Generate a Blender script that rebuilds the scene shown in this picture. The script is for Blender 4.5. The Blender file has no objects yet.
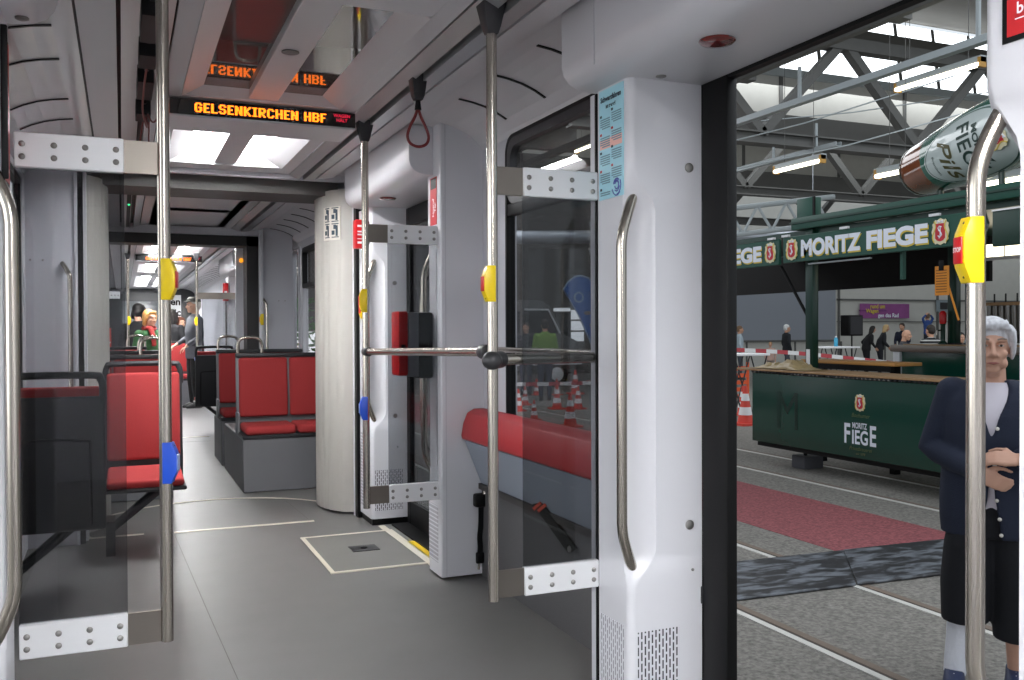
import bpy, bmesh, math, random
from math import sin, cos, pi, radians, sqrt, atan2
from mathutils import Vector, Matrix

random.seed(7)
scn = bpy.context.scene
COL = scn.collection

# ------------------------------------------------------------------ camera
cam_d = bpy.data.cameras.new('camera')
cam_d.sensor_width = 36.0
cam_d.lens = 36.0 * 920.0 / 1024.0
cam_d.clip_start = 0.05
cam_d.clip_end = 200
cam = bpy.data.objects.new('camera', cam_d)
COL.objects.link(cam)
cam.location = (0, 0, 1.31)
YAW = math.atan(390 / 920.0)
cam.rotation_euler = (Matrix.Rotation(-YAW, 3, 'Z') @ Matrix.Rotation(radians(90 - .69), 3, 'X')
                      @ Matrix.Rotation(radians(-.22), 3, 'Z')).to_euler()
scn.camera = cam

# ------------------------------------------------------------------ world, exposure
world = bpy.data.worlds.new('world')
scn.world = world
world.use_nodes = True
wb = world.node_tree.nodes['Background']
wb.inputs[0].default_value = (0.86, 0.93, 1.0, 1)
wb.inputs[1].default_value = 0.95
vs = scn.view_settings
scn.display_settings.display_device = 'sRGB'
vs.view_transform = 'Standard'
vs.look = 'None'
vs.gamma = 1.0
vs.use_curve_mapping = False
vs.exposure = 0.0
LIT_PANEL = 72.0      # strength of the tram's ceiling light panels
SKYLIGHT = 3.2       # brightness of the hall's roof glazing


def area(name, loc, rot, sx, sy, power, color=(1, 1, 1)):
    d = bpy.data.lights.new(name, 'AREA')
    d.shape = 'RECTANGLE'
    d.size, d.size_y, d.energy, d.color = sx, sy, power, color
    o = bpy.data.objects.new(name, d)
    o.location, o.rotation_euler = loc, rot
    COL.objects.link(o)
    return o


# daylight falling through the hall's rooflights (they run across the hall above the neighbouring tracks), plus one added fill light
area('hall_light', (9.5, 9.0, 7.6), (0, 0, 0), 14.0, 2.5, 330, (.93, .97, 1))
area('hall_light', (9.5, 1.0, 7.6), (0, 0, 0), 14.0, 2.5, 380, (.93, .97, 1))
area('hall_light', (6.5, 17.0, 5.5), (0, 0, 0), 7.0, 8.0, 420, (.95, .97, 1))  # fill light added under the solid soffit to brighten the side-window view
area('hall_light', (16.0, 18.0, 7.0), (0, 0, 0), 16.0, 2.5, 420, (.93, .97, 1))


# unseen fill light added left of the tram to brighten its interior, entering through the open left-hand doors and windows of the tram
area('left_fill', (-7.5, 2.0, 2.6), (0, radians(-90), 0), 4.0, 12.0, 680, (.96, .98, 1))


# ------------------------------------------------------------------ materials
def lin(h):
    h = h.lstrip('#')
    out = []
    for i in (0, 2, 4):
        c = int(h[i:i + 2], 16) / 255.0
        out.append(c / 12.92 if c <= .04045 else ((c + .055) / 1.055) ** 2.4)
    return tuple(out) + (1.0,)


MATS = {}


def mat(name, col, rough=.5, metal=0.0, noise=0.0, nscale=20.0, bump=0.0, bscale=200.0, emit=0.0, spec=.5, coat=0.0, stretch=None):
    if name in MATS:
        return MATS[name]
    m = bpy.data.materials.new(name)
    m.use_nodes = True
    nt = m.node_tree
    b = nt.nodes['Principled BSDF']
    c = lin(col) if isinstance(col, str) else col
    b.inputs['Base Color'].default_value = c
    b.inputs['Roughness'].default_value = rough
    b.inputs['Metallic'].default_value = metal
    b.inputs['Specular IOR Level'].default_value = spec
    if coat:
        b.inputs['Coat Weight'].default_value = coat
        b.inputs['Coat Roughness'].default_value = .05
    if emit:
        b.inputs['Emission Color'].default_value = c
        b.inputs['Emission Strength'].default_value = emit
    if noise or bump:
        tc = nt.nodes.new('ShaderNodeTexCoord')
        src = tc.outputs['Object']
        if stretch:
            mp = nt.nodes.new('ShaderNodeMapping')
            mp.inputs['Scale'].default_value = stretch
            nt.links.new(src, mp.inputs[0])
            src = mp.outputs[0]
    if noise:
        n = nt.nodes.new('ShaderNodeTexNoise')
        n.inputs['Scale'].default_value = nscale
        n.inputs['Detail'].default_value = 6
        nt.links.new(src, n.inputs['Vector'])
        mx = nt.nodes.new('ShaderNodeMix')
        mx.data_type = 'RGBA'
        mx.inputs[6].default_value = tuple(max(.004, v * (1 - noise)) for v in c[:3]) + (1,)
        mx.inputs[7].default_value = tuple(min(1, v * (1 + noise)) for v in c[:3]) + (1,)
        nt.links.new(n.outputs[0], mx.inputs[0])
        nt.links.new(mx.outputs[2], b.inputs['Base Color'])
    if bump:
        n2 = nt.nodes.new('ShaderNodeTexNoise')
        n2.inputs['Scale'].default_value = bscale
        n2.inputs['Detail'].default_value = 3
        nt.links.new(src, n2.inputs['Vector'])
        bp = nt.nodes.new('ShaderNodeBump')
        bp.inputs['Strength'].default_value = bump
        bp.inputs['Distance'].default_value = .01
        nt.links.new(n2.outputs[0], bp.inputs['Height'])
        nt.links.new(bp.outputs[0], b.inputs['Normal'])
    MATS[name] = m
    return m


def glass_mat(name, tint, refl=1.0, rough=0.0):
    m = bpy.data.materials.new(name)
    m.use_nodes = True
    nt = m.node_tree
    nt.nodes.clear()
    out = nt.nodes.new('ShaderNodeOutputMaterial')
    mix = nt.nodes.new('ShaderNodeMixShader')
    tr = nt.nodes.new('ShaderNodeBsdfTransparent')
    tr.inputs[0].default_value = tuple(tint) + (1,)
    gl = nt.nodes.new('ShaderNodeBsdfGlossy')
    gl.inputs['Roughness'].default_value = rough
    fr = nt.nodes.new('ShaderNodeFresnel')
    ge = nt.nodes.new('ShaderNodeNewGeometry')
    io = nt.nodes.new('ShaderNodeMapRange')           # the pane's far side is left at the inverse index
    io.inputs['To Min'].default_value = 1.5
    io.inputs['To Max'].default_value = 1 / 1.5
    nt.links.new(ge.outputs['Backfacing'], io.inputs['Value'])
    nt.links.new(io.outputs[0], fr.inputs[0])
    mul = nt.nodes.new('ShaderNodeMath')
    mul.operation = 'MULTIPLY'
    mul.inputs[1].default_value = refl
    nt.links.new(fr.outputs[0], mul.inputs[0])
    nt.links.new(mul.outputs[0], mix.inputs[0])
    nt.links.new(tr.outputs[0], mix.inputs[1])
    nt.links.new(gl.outputs[0], mix.inputs[2])
    nt.links.new(mix.outputs[0], out.inputs[0])
    MATS[name] = m
    return m


def brick_mat(name, base, hole, sx, sy, mortar, plane='XZ', rough=.4):
    """sheet metal pierced by rows of staggered slots (surface pattern)"""
    m = bpy.data.materials.new(name)
    m.use_nodes = True
    nt = m.node_tree
    b = nt.nodes['Principled BSDF']
    b.inputs['Roughness'].default_value = rough
    tc = nt.nodes.new('ShaderNodeTexCoord')
    sep = nt.nodes.new('ShaderNodeSeparateXYZ')
    cmb = nt.nodes.new('ShaderNodeCombineXYZ')
    nt.links.new(tc.outputs['Object'], sep.inputs[0])
    i = {'X': 0, 'Y': 1, 'Z': 2}
    # bricks run along Z (upright slots)
    nt.links.new(sep.outputs[i[plane[1]]], cmb.inputs[0])
    nt.links.new(sep.outputs[i[plane[0]]], cmb.inputs[1])
    br = nt.nodes.new('ShaderNodeTexBrick')
    br.inputs['Scale'].default_value = 1.0
    br.inputs['Brick Width'].default_value = sy
    br.inputs['Row Height'].default_value = sx
    br.inputs['Mortar Size'].default_value = mortar
    br.inputs['Color1'].default_value = lin(hole)
    br.inputs['Color2'].default_value = lin(hole)
    br.inputs['Mortar'].default_value = lin(base)
    nt.links.new(cmb.outputs[0], br.inputs['Vector'])
    nt.links.new(br.outputs['Color'], b.inputs['Base Color'])
    MATS[name] = m
    return m


def emis(name, col, strength):
    m = bpy.data.materials.new(name)
    m.use_nodes = True
    nt = m.node_tree
    nt.nodes.clear()
    out = nt.nodes.new('ShaderNodeOutputMaterial')
    e = nt.nodes.new('ShaderNodeEmission')
    e.inputs[0].default_value = lin(col) if isinstance(col, str) else col
    e.inputs[1].default_value = strength
    nt.links.new(e.outputs[0], out.inputs[0])
    MATS[name] = m
    return m


WHITE = mat('white_panel', '#d2d2d7', .34, noise=.015, nscale=3, coat=.15)
GREYP = mat('grey_panel', '#c2c2c8', .42, noise=.02, nscale=4)
CEILM = mat('ceiling_grey', '#d0cfd2', .38, noise=.03, nscale=4)
CEILG = mat('ceiling_gloss', '#c8c7ca', .14, noise=.03, nscale=4)
CEILD = mat('ceiling_metal', '#b4b4b6', .3, .5, noise=.04, nscale=6, stretch=(1, .05, 1))
MIRROR = mat('unlit_diffuser', '#5e5551', .035, .0, spec=.5)
BLACK = mat('black_rubber', '#060607', .5, spec=.25)
DARK = mat('dark_plastic', '#27272b', .45)
DARKM = mat('dark_metal', '#3a3a3c', .4, .4)
CHAR = mat('seat_shell', '#1b1c20', .5, bump=.05, bscale=300)
SHELLG = mat('seat_grey', '#6b6c70', .45)
STEEL = mat('brushed_steel', '#b3aca2', .24, 1.0)
STEELP = mat('steel_plate', '#7f7972', .4, 1.0, noise=.1, nscale=10)
ALU = mat('anodised_aluminium', '#e2e3e5', .45, .2, noise=.02, nscale=60, stretch=(.05, 1, 1))
BOLT = mat('bolt_head', '#8f8d8a', .38, .7)
RED = mat('seat_cloth', '#9a2b2c', .85, noise=.22, nscale=320, bump=.25, bscale=260)
REDV = mat('red_vinyl', '#a8242a', .5, bump=.05, bscale=200)
YEL = mat('yellow_plastic', '#e8c800', .35)
BLUE = mat('blue_plastic', '#1d50c8', .38)
REDP = mat('red_plastic', '#c3161c', .35)
REDS = mat('red_sticker', '#b9181f', .4)
FLOORM = mat('floor_lino', '#646362', .42, noise=.10, nscale=5, bump=.02, bscale=400)
STRIP = mat('floor_strip', '#d6cfc0', .4, .1)
SEAM = mat('floor_seam', '#5b5955', .6)
PLINTH = mat('plinth_grey', '#67686c', .5, noise=.08, nscale=260)
BELLOW = mat('bellows_beige', '#aaa7a1', .55, noise=.04, nscale=8)
DKWALL = mat('dark_carpet', '#5c5b5c', .8, noise=.15, nscale=200)
GREYB = mat('bench_grey', '#8b939f', .42)
WHITEP = mat('white_paint', '#f2f2f4', .5)
PANE = glass_mat('screen_glass', (.64, .65, .66), .6)
WINGL = glass_mat('window_glass', (.80, .81, .82), .6)
CLEAR = glass_mat('clear_glass', (.92, .92, .92), .6)
DKGL = glass_mat('dark_glass', (.4, .4, .41), .7)
LITP = emis('lit_diffuser', (1, 1, 1, 1), LIT_PANEL)
LED = emis('led_orange', (1.0, .18, .009, 1), 4.0)
LEDR = emis('led_red', (1.0, .03, .08, 1), .8)
LEDG = emis('led_green', (.05, 1.0, .3, 1), 1.5)
PERF = brick_mat('pierced_panel_front', '#d2d2d8', '#34343a', .0135, .036, .0042, 'XZ')
PERFS = brick_mat('pierced_panel_side', '#d2d2d8', '#77777d', .0135, .036, .0045, 'YZ')
LOUVS = brick_mat('louvre_panel_side', '#d2d2d8', '#a4a4aa', .3, .022, .004, 'YZ')


# ------------------------------------------------------------------ mesh helpers
class MB:
    def __init__(s):
        s.v, s.f = [], []

    def add(s, vs, fs):
        k = len(s.v)
        s.v += [tuple(p) for p in vs]
        s.f += [tuple(i + k for i in f) for f in fs]
        return s

    def box(s, x0, x1, y0, y1, z0, z1):
        x0, x1 = min(x0, x1), max(x0, x1)
        y0, y1 = min(y0, y1), max(y0, y1)
        z0, z1 = min(z0, z1), max(z0, z1)
        return s.add([(x0, y0, z0), (x1, y0, z0), (x1, y1, z0), (x0, y1, z0), (x0, y0, z1), (x1, y0, z1), (x1, y1, z1), (x0, y1, z1)],
                     [(0, 3, 2, 1), (4, 5, 6, 7), (0, 1, 5, 4), (1, 2, 6, 5), (2, 3, 7, 6), (3, 0, 4, 7)])

    def quad(s, a, b, c, d):
        return s.add([a, b, c, d], [(0, 1, 2, 3)])

    def prism(s, poly, axis, a, b):
        """extrude a 2D polygon along axis between a and b; for 'x' the polygon is (y,z), for 'y' (x,z), for 'z' (x,y)"""
        def P(u, w, t):
            return {'x': (t, u, w), 'y': (u, t, w), 'z': (u, w, t)}[axis]
        n = len(poly)
        vs = [P(u, w, a) for u, w in poly] + [P(u, w, b) for u, w in poly]
        fs = [tuple(range(n)), tuple(range(2 * n - 1, n - 1, -1))]
        for i in range(n):
            j = (i + 1) % n
            fs.append((i, j, n + j, n + i))
        return s.add(vs, fs)

    def sheet(s, poly, axis, a, b, t):
        """open polyline extruded along axis, given a thickness t towards its left normal"""
        off = []
        for i, (u, w) in enumerate(poly):
            p0 = poly[max(i - 1, 0)]
            p1 = poly[min(i + 1, len(poly) - 1)]
            d = Vector((p1[0] - p0[0], p1[1] - p0[1])).normalized()
            off.append((u - d.y * t, w + d.x * t))
        return s.strip2(poly, off, axis, a, b)

    def strip2(s, A, B, axis, a, b):
        for i in range(len(A) - 1):
            s.prism([A[i], A[i + 1], B[i + 1], B[i]], axis, a, b)
        return s

    def tube(s, pts, r, n=14, cap=True, closed=False, flat=None):
        pts = [Vector(p) for p in pts]
        m = len(pts)
        rs = r if isinstance(r, (list, tuple)) else [r] * m
        tang = []
        for i in range(m):
            if closed:
                d = pts[(i + 1) % m] - pts[i - 1]
            else:
                d = pts[min(i + 1, m - 1)] - pts[max(i - 1, 0)]
            tang.append(d.normalized() if d.length > 1e-9 else Vector((0, 0, 1)))
        u = Vector((1, 0, 0)) if abs(tang[0].x) < .8 else Vector((0, 1, 0))
        vs, fs = [], []
        for i in range(m):
            t = tang[i]
            u = (u - t * u.dot(t)).normalized()
            w = t.cross(u)
            ra = rs[i]
            for k in range(n):
                a = 2 * pi * k / n
                rx, ry = (ra, ra) if flat is None else (ra, ra * flat)
                vs.append(pts[i] + u * (rx * cos(a)) + w * (ry * sin(a)))
        rng = m if closed else m - 1
        for i in range(rng):
            for k in range(n):
                j = (i + 1) % m
                fs.append((i * n + k, i * n + (k + 1) % n, j * n + (k + 1) % n, j * n + k))
        if cap and not closed:
            fs.append(tuple(range(n - 1, -1, -1)))
            fs.append(tuple((m - 1) * n + k for k in range(n)))
        return s.add(vs, fs)

    def ell(s, c, r, nu=14, nv=9, M=None):
        c = Vector(c)
        vs, fs = [], []
        for j in range(1, nv):
            ph = pi * j / nv
            for i in range(nu):
                a = 2 * pi * i / nu
                vs.append(Vector((r[0] * sin(ph) * cos(a), r[1] * sin(ph) * sin(a), r[2] * cos(ph))))
        vs += [Vector((0, 0, r[2])), Vector((0, 0, -r[2]))]
        T, B = len(vs) - 2, len(vs) - 1
        for j in range(nv - 2):
            for i in range(nu):
                fs.append((j * nu + i, (j + 1) * nu + i, (j + 1) * nu + (i + 1) % nu, j * nu + (i + 1) % nu))
        for i in range(nu):
            fs.append((T, i, (i + 1) % nu))
            o = (nv - 2) * nu
            fs.append((B, o + (i + 1) % nu, o + i))
        if M is not None:
            vs = [M @ p for p in vs]
        return s.add([p + c for p in vs], fs)

    def rings(s, rings, cap=True):
        """loft through rings of equally many points"""
        n = len(rings[0])
        vs = [p for r in rings for p in r]
        fs = []
        for i in range(len(rings) - 1):
            for k in range(n):
                fs.append((i * n + k, i * n + (k + 1) % n, (i + 1) * n + (k + 1) % n, (i + 1) * n + k))
        if cap:
            fs.append(tuple(range(n - 1, -1, -1)))
            fs.append(tuple((len(rings) - 1) * n + k for k in range(n)))
        return s.add(vs, fs)

    def loft(s, secs, n=20, p=2.0):
        """elliptic sections (cx,cy,cz,rx,ry)"""
        R = []
        for (cx, cy, cz, rx, ry) in secs:
            ring = []
            for k in range(n):
                a = 2 * pi * k / n
                c_, s_ = cos(a), sin(a)
                ring.append((cx + rx * math.copysign(abs(c_) ** (2 / p), c_), cy + ry * math.copysign(abs(s_) ** (2 / p), s_), cz))
            R.append(ring)
        return s.rings(R)

    def lathe(s, prof, c=(0, 0, 0), n=20, M=None):
        vs, fs = [], []
        c = Vector(c)
        for (r, z) in prof:
            for k in range(n):
                a = 2 * pi * k / n
                p = Vector((r * cos(a), r * sin(a), z))
                vs.append((M @ p if M is not None else p) + c)
        for i in range(len(prof) - 1):
            for k in range(n):
                fs.append((i * n + k, i * n + (k + 1) % n, (i + 1) * n + (k + 1) % n, (i + 1) * n + k))
        fs.append(tuple(range(n - 1, -1, -1)))
        fs.append(tuple((len(prof) - 1) * n + k for k in range(n)))
        return s.add(vs, fs)

    def map(s, fn):
        s.v = [tuple(fn(Vector(p))) for p in s.v]
        return s

    def build(s, name, m, parent=None, bevel=0.0, seg=2, smooth=38, sub=0, mat2=None):
        me = bpy.data.meshes.new(name)
        me.from_pydata(s.v, [], s.f)
        bm = bmesh.new()
        bm.from_mesh(me)
        bmesh.ops.recalc_face_normals(bm, faces=bm.faces)
        if bevel:
            es = [e for e in bm.edges if len(e.link_faces) == 2 and e.calc_face_angle(0) > radians(30)]
            bmesh.ops.bevel(bm, geom=es, offset=bevel, segments=seg, affect='EDGES', profile=.5, clamp_overlap=True)
        bm.to_mesh(me)
        bm.free()
        if m is not None:
            me.materials.append(m)
        if smooth:
            me.polygons.foreach_set('use_smooth', [True] * len(me.polygons))
            me.set_sharp_from_angle(angle=radians(smooth))
        o = bpy.data.objects.new(name, me)
        COL.objects.link(o)
        if parent is not None:
            attach(o, parent)
        if sub:
            md = o.modifiers.new('sub', 'SUBSURF')
            md.levels = md.render_levels = sub
        return o


def attach(o, parent):
    """parent a part modelled in the parent's world frame"""
    o.parent = parent
    if parent.type == 'EMPTY' or parent.location.length > 0:
        root = parent
        o.matrix_parent_inverse = WORLD_INV.get(root.name, Matrix.Identity(4))


WORLD_INV = {}


def tag(o, label, cat, group=None, kind=None):
    if label:
        o['label'] = label
    if cat:
        o['category'] = cat
    if group:
        o['group'] = group
    if kind:
        o['kind'] = kind
    return o


def thing(name, label, cat, loc=(0, 0, 0), group=None, local=False, rotz=0.0):
    """Empty at the thing's base. Parts are modelled in world coordinates, or about the origin when local."""
    e = bpy.data.objects.new(name, None)
    e.empty_display_size = .1
    e.location = loc
    e.rotation_euler = (0, 0, rotz)
    COL.objects.link(e)
    if not local:
        WORLD_INV[e.name] = Matrix.Translation(-Vector(loc))
    return tag(e, label, cat, group)


def struct(mb, name, m, label=None, parent=None, **k):
    o = mb.build(name, m, parent, **k)
    if parent is None:
        o['kind'] = 'structure'
        if label:
            o['label'] = label
    return o


def dup(root, loc, rotz=None, label=None, group=None, name=None):
    def cp(o, par):
        c = o.copy()
        COL.objects.link(c)
        if par is not None:
            c.parent = par
            c.matrix_parent_inverse = o.matrix_parent_inverse.copy()
        for ch in [x for x in o.children]:
            cp(ch, c)
        return c
    r = cp(root, None)
    r.location = loc
    if rotz is not None:
        r.rotation_euler = (0, 0, rotz)
    if label:
        r['label'] = label
    if group:
        r['group'] = group
    return r


def smooth_path(pts, k=6, closed=False):
    """Catmull-Rom"""
    P = [Vector(p) for p in pts]
    n = len(P)
    out = []
    for i in range(n if closed else n - 1):
        p0 = P[i - 1] if (i > 0 or closed) else P[0]
        p1, p2 = P[i], P[(i + 1) % n]
        p3 = P[(i + 2) % n] if (closed or i + 2 < n) else P[-1]
        for j in range(k):
            t = j / k
            out.append(.5 * ((2 * p1) + (p2 - p0) * t + (2 * p0 - 5 * p1 + 4 * p2 - p3) * t * t + (3 * p1 - p0 - 3 * p2 + p3) * t ** 3))
    if not closed:
        out.append(P[-1])
    return out


def text_mb(txt, size=1.0, bold=0.0, extrude=0.0, shear=0.0, align='CENTER', sx=1.0, spacing=1.0):
    cu = bpy.data.curves.new('txt', 'FONT')
    cu.body = txt
    cu.size = size
    cu.offset = bold
    cu.extrude = extrude
    cu.shear = shear
    cu.align_x = align
    cu.align_y = 'CENTER'
    cu.space_character = spacing
    cu.resolution_u = 4
    ob = bpy.data.objects.new('txt', cu)
    COL.objects.link(ob)
    bpy.context.view_layer.update()
    me = bpy.data.meshes.new_from_object(ob)
    b = MB()
    b.add([(v.co.x * sx, v.co.y, v.co.z) for v in me.vertices], [tuple(p.vertices) for p in me.polygons])
    bpy.data.objects.remove(ob)
    bpy.data.curves.remove(cu)
    bpy.data.meshes.remove(me)
    return b


def place2d(b, origin, ux, uy):
    """map a flat mesh (x right, y up, z out) onto a plane in the world"""
    o, ux, uy = Vector(origin), Vector(ux), Vector(uy)
    uz = ux.cross(uy).normalized()
    return b.map(lambda p: o + ux * p.x + uy * p.y + uz * p.z)


def remesh(o, vox, smooth_it=4, parent=None):
    """fuse overlapping lofts into one continuous surface"""
    md = o.modifiers.new('r', 'REMESH')
    md.mode = 'VOXEL'
    md.voxel_size = vox
    md.use_smooth_shade = True
    ms = o.modifiers.new('s', 'SMOOTH')
    ms.iterations = smooth_it
    ms.factor = .5
    bpy.context.view_layer.update()
    dg = bpy.context.evaluated_depsgraph_get()
    me = bpy.data.meshes.new_from_object(o.evaluated_get(dg))
    old = o.data
    o.modifiers.clear()
    o.data = me
    me.name = old.name
    if not me.materials and old.materials:
        me.materials.append(old.materials[0])
    me.polygons.foreach_set('use_smooth', [True] * len(me.polygons))
    bpy.data.meshes.remove(old)
    return o


CX = .62                      # the tram's long axis


def mxx(x):
    return 2 * CX - x


def mpoly(poly, mirror):
    return [(mxx(u), w) for u, w in poly] if mirror else poly
# =================================================================== THE TRAM: shell
Y0, Y1 = -3.2, 25.6
# floor
fl = struct(MB().box(-.56, 1.80, Y0, Y1, -.10, 0), 'floor', FLOORM, 'grey speckled vinyl floor running the length of the tram')
b = MB()
b.box(.30, 1.20, 6.30, 6.335, 0, .004)
b.box(-.50, .12, 6.34, 6.37, 0, .004)
b.box(.62, .98, 11.86, 11.90, 0, .004)
b.box(.70, .98, 16.6, 16.65, 0, .004)
struct(b, 'trim_1', STRIP, 'pale metal threshold strips across the floor', fl, smooth=0)
b = MB()
arc = []
for i in range(22):
    a = radians(198 - i * 9.2)
    arc.append((.62 + .86 * cos(a), 6.62 + .80 * sin(a), .003))
b.tube(arc, .011, 6, flat=.3)
struct(b, 'trim_2', STRIP, 'curved pale joint of the gangway turntable', fl)
b = MB()
for pts in ([(.30, 6.25), (.36, 4.4), (.44, 2.2), (.50, .4)], [(1.145, 7.15), (1.175, 6.40)], [(.44, 11.4), (.98, 11.4)]):
    b.tube([(x, y, .0005) for x, y in pts], .0018, 4, flat=.4)
struct(b, 'trim_3', SEAM, 'dark welded seams in the floor covering', fl)
# floor hatch
h = thing('floor_hatch', 'rectangular floor hatch with pale metal rim in front of the second door', 'hatch', (1.32, 5.3, 0))
MB().box(1.04, 1.60, 4.93, 5.80, 0, .0035).build('hatch_cover', mat('hatch_lino', '#6a6966', .42, noise=.1, nscale=5), h)
b = MB()
b.box(1.022, 1.045, 4.905, 5.825, 0, .006)
b.box(1.595, 1.612, 4.905, 5.825, 0, .006)
b.box(1.02, 1.61, 4.90, 4.925, 0, .006)
b.box(1.02, 1.61, 5.80, 5.825, 0, .006)
b.build('hatch_rim', STRIP, h, smooth=0)
MB().box(1.24, 1.40, 5.32, 5.46, .003, .007).build('lock_plate', DARK, h)
MB().lathe([(.02, 0), (.02, .003)], (1.32, 5.39, .007), 12).build('lock', BLACK, h)

# ---- walls (outer skin of the car body; inner linings follow)
wr = MB()
OX = 1.76
# right side: lower wall and window bands, with openings for the doors and windows
for (ya, yb, za, zb) in ((Y0, 1.0, 0, 2.5), (2.80, 4.56, 0, .80), (2.80, 4.56, 2.25, 2.5), (2.80, 2.90, .80, 2.25), (4.205, 4.56, .80, 2.25),
                         (6.30, 8.3, 0, 2.5), (8.3, 9.76, 0, .95), (8.3, 9.76, 2.18, 2.5), (9.76, 9.97, 0, 2.5), (9.97, 10.45, 0, .95),
                         (9.97, 10.45, 2.2, 2.5), (10.45, 13.3, 0, 2.5), (14.7, 16.0, 0, 2.5), (16.0, 18.2, 0, .95), (16.0, 18.2, 2.2, 2.5), (18.2, Y1, 0, 2.5), (1.0, 2.8, 2.2, 2.5), (4.56, 6.3, 2.2, 2.5), (13.3, 14.7, 2.2, 2.5)):
    wr.box(OX, OX + .05, ya, yb, za, zb)
wall_r = struct(wr, 'wall_right', GREYP, 'light grey side wall with doors and windows on the platform side', smooth=0)
wl = MB()
ys = Y0
for (ya, yb) in ((-2.8, -.6), (-.3, .95), (2.95, 4.45), (4.6, 6.05), (7.3, 8.6), (8.75, 9.9), (10.9, 12.4), (14.9, 16.9), (17.1, 19.4), (20.0, 24.5)):
    if ya > ys:
        wl.box(-.58, -.53, ys, ya, 0, 2.5) if not (ys < 1.0 < ya) else wl.box(-.58, -.53, ys, 1.24, 0, 2.5).box(-.58, -.53, 2.62, ya, 0, 2.5).box(-.58, -.53, 1.24, 2.62, 2.15, 2.5)
    wl.box(-.58, -.53, ya, yb, 0, .92).box(-.58, -.53, ya, yb, 2.2, 2.5)
    ys = yb
wl.box(-.58, -.53, ys, Y1, 0, 2.5)
wall_l = struct(wl, 'wall_left', GREYP, 'light grey side wall on the far side of the tram', smooth=0)
struct(MB().box(OX - .012, OX, 2.82, 4.54, 0, .50), 'baseboard_right', DKWALL, 'dark lower wall lining under the window bench', wall_r, smooth=0)
struct(MB().box(-.58, 1.80, Y0 - .05, Y0, 0, 2.5), 'wall_back', GREYP, 'grey end partition behind the camera', smooth=0)

# ---- ceiling of one car section: cross-section swept along Y
roof = struct(MB().box(-.58, 1.81, Y0, Y1, 2.52, 2.56), 'ceiling', CEILM, 'grey tram ceiling above the light troughs', smooth=0)


def car_ceiling(ya, yb, recess):
    """flat outer panels, dark grooves, handrail rail and vent covers on both sides, and the centre with its recess"""
    for mir in (False, True):
        def P(pl):
            return mpoly(pl, mir)
        sd = 'left' if mir else 'right'
        b = MB()
        b.sheet(P([(.985, 2.378), (1.060, 2.374)]), 'y', ya, yb, -.012 if mir else .012)
        struct(b, 'ceiling_edge', CEILM, 'flat grey ceiling edge panel', roof, smooth=0)
        b = MB()
        b.prism(P([(1.068, 2.372), (1.128, 2.346), (1.128, 2.40), (1.068, 2.40)]), 'y', ya, yb)
        b.prism(P([(1.160, 2.340), (1.235, 2.349), (1.235, 2.40), (1.160, 2.40)]), 'y', ya, yb)
        struct(b, 'ceiling_rail_profile', CEILD, 'brushed aluminium ceiling rail', roof, smooth=0)
        b = MB()
        b.box(*(sorted((P([(1.055, 0)])[0][0], P([(1.40, 0)])[0][0]))), ya, yb, 2.398, 2.41)
        struct(b, 'ceiling_groove', BLACK, 'black shadow gap along the ceiling rail', roof, smooth=0)
        b = MB()
        b.prism(P([(1.250, 2.352), (1.372, 2.372), (1.372, 2.40), (1.250, 2.40)]), 'y', ya, yb)
        struct(b, 'ceiling_band', CEILM, 'smooth grey ceiling band beside the vent covers', roof, smooth=0)
        cover = [(1.384, 2.392), (1.46, 2.389), (1.525, 2.380), (1.59, 2.365), (1.65, 2.342), (1.70, 2.315), (1.745, 2.275), (1.77, 2.235)]
        b = MB()
        b.sheet(P(cover), 'y', ya, yb, -.012 if mir else .012)
        cv = struct(b, 'ceiling_cover', CEILG if mir else CEILM, 'curved grey vent cover over the windows', roof)
        y = ya + .22
        while y < yb - .1:
            sl = MB()
            pts = [(u, w - .0015) for u, w in cover[1:6]]
            sl.sheet(P(pts), 'y', y, y + .016, .004 if mir else -.004)
            sl.build('air_slot', BLACK, cv, smooth=0)
            y += .44
    # centre
    r0, r1 = recess if recess else (yb, yb)
    for (a, c) in ((ya, r0), (r1, yb)):
        if c - a > .01:
            struct(MB().box(.252, .988, a, c, 2.378, 2.40), 'ceiling_panel', CEILM, 'flat grey centre panel of the ceiling', roof, bevel=.004, seg=1)


def light_trough(ya, yb, lit, name, label):
    t = thing(name, label, 'ceiling light', (CX, (ya + yb) / 2, 2.46), 'ceiling light troughs')
    for mir in (False, True):
        P = lambda pl: mpoly(pl, mir)
        MB().sheet(P([(.985, 2.380), (.86, 2.446), (.852, 2.470)]), 'y', ya, yb, -.006 if mir else .006).build('side_reflector', CEILM, t)
        m = LITP if lit else MIRROR
        zd, xo, yo = (2.456, .852, .09) if lit else (2.424, .895, .035)
        MB().box(*sorted((P([(.683, 0)])[0][0], P([(xo, 0)])[0][0])), ya + yo, yb - yo, zd, zd + .007).build('diffuser', m, t, smooth=0)
        if lit:
            MB().sheet(P([(.970, 2.383), (.868, 2.437)]), 'y', ya + .10, yb - .10, .003 if mir else -.003).build('slope_glow', LITP, t, smooth=0)  # added glowing sheet over the side reflector, so the slope looks lit
    MB().box(.553, .687, ya - .01, yb + .01, 2.388, 2.45).build('centre_strip', CEILM, t, bevel=.003, seg=1)
    for (y, s) in ((ya, 1), (yb, -1)):
        q = [(.255, y - .005 * s, 2.380), (.985, y - .005 * s, 2.380), (.86, y + .085 * s, 2.470), (.38, y + .085 * s, 2.470)]
        MB().add(q + [(a, c - .006 * s, d + .006) for a, c, d in q], [(0, 1, 2, 3), (7, 6, 5, 4), (0, 1, 5, 4), (1, 2, 6, 5), (2, 3, 7, 6), (3, 0, 4, 7)]).build('end_slope', CEILM, t, smooth=0)
    return t


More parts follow.
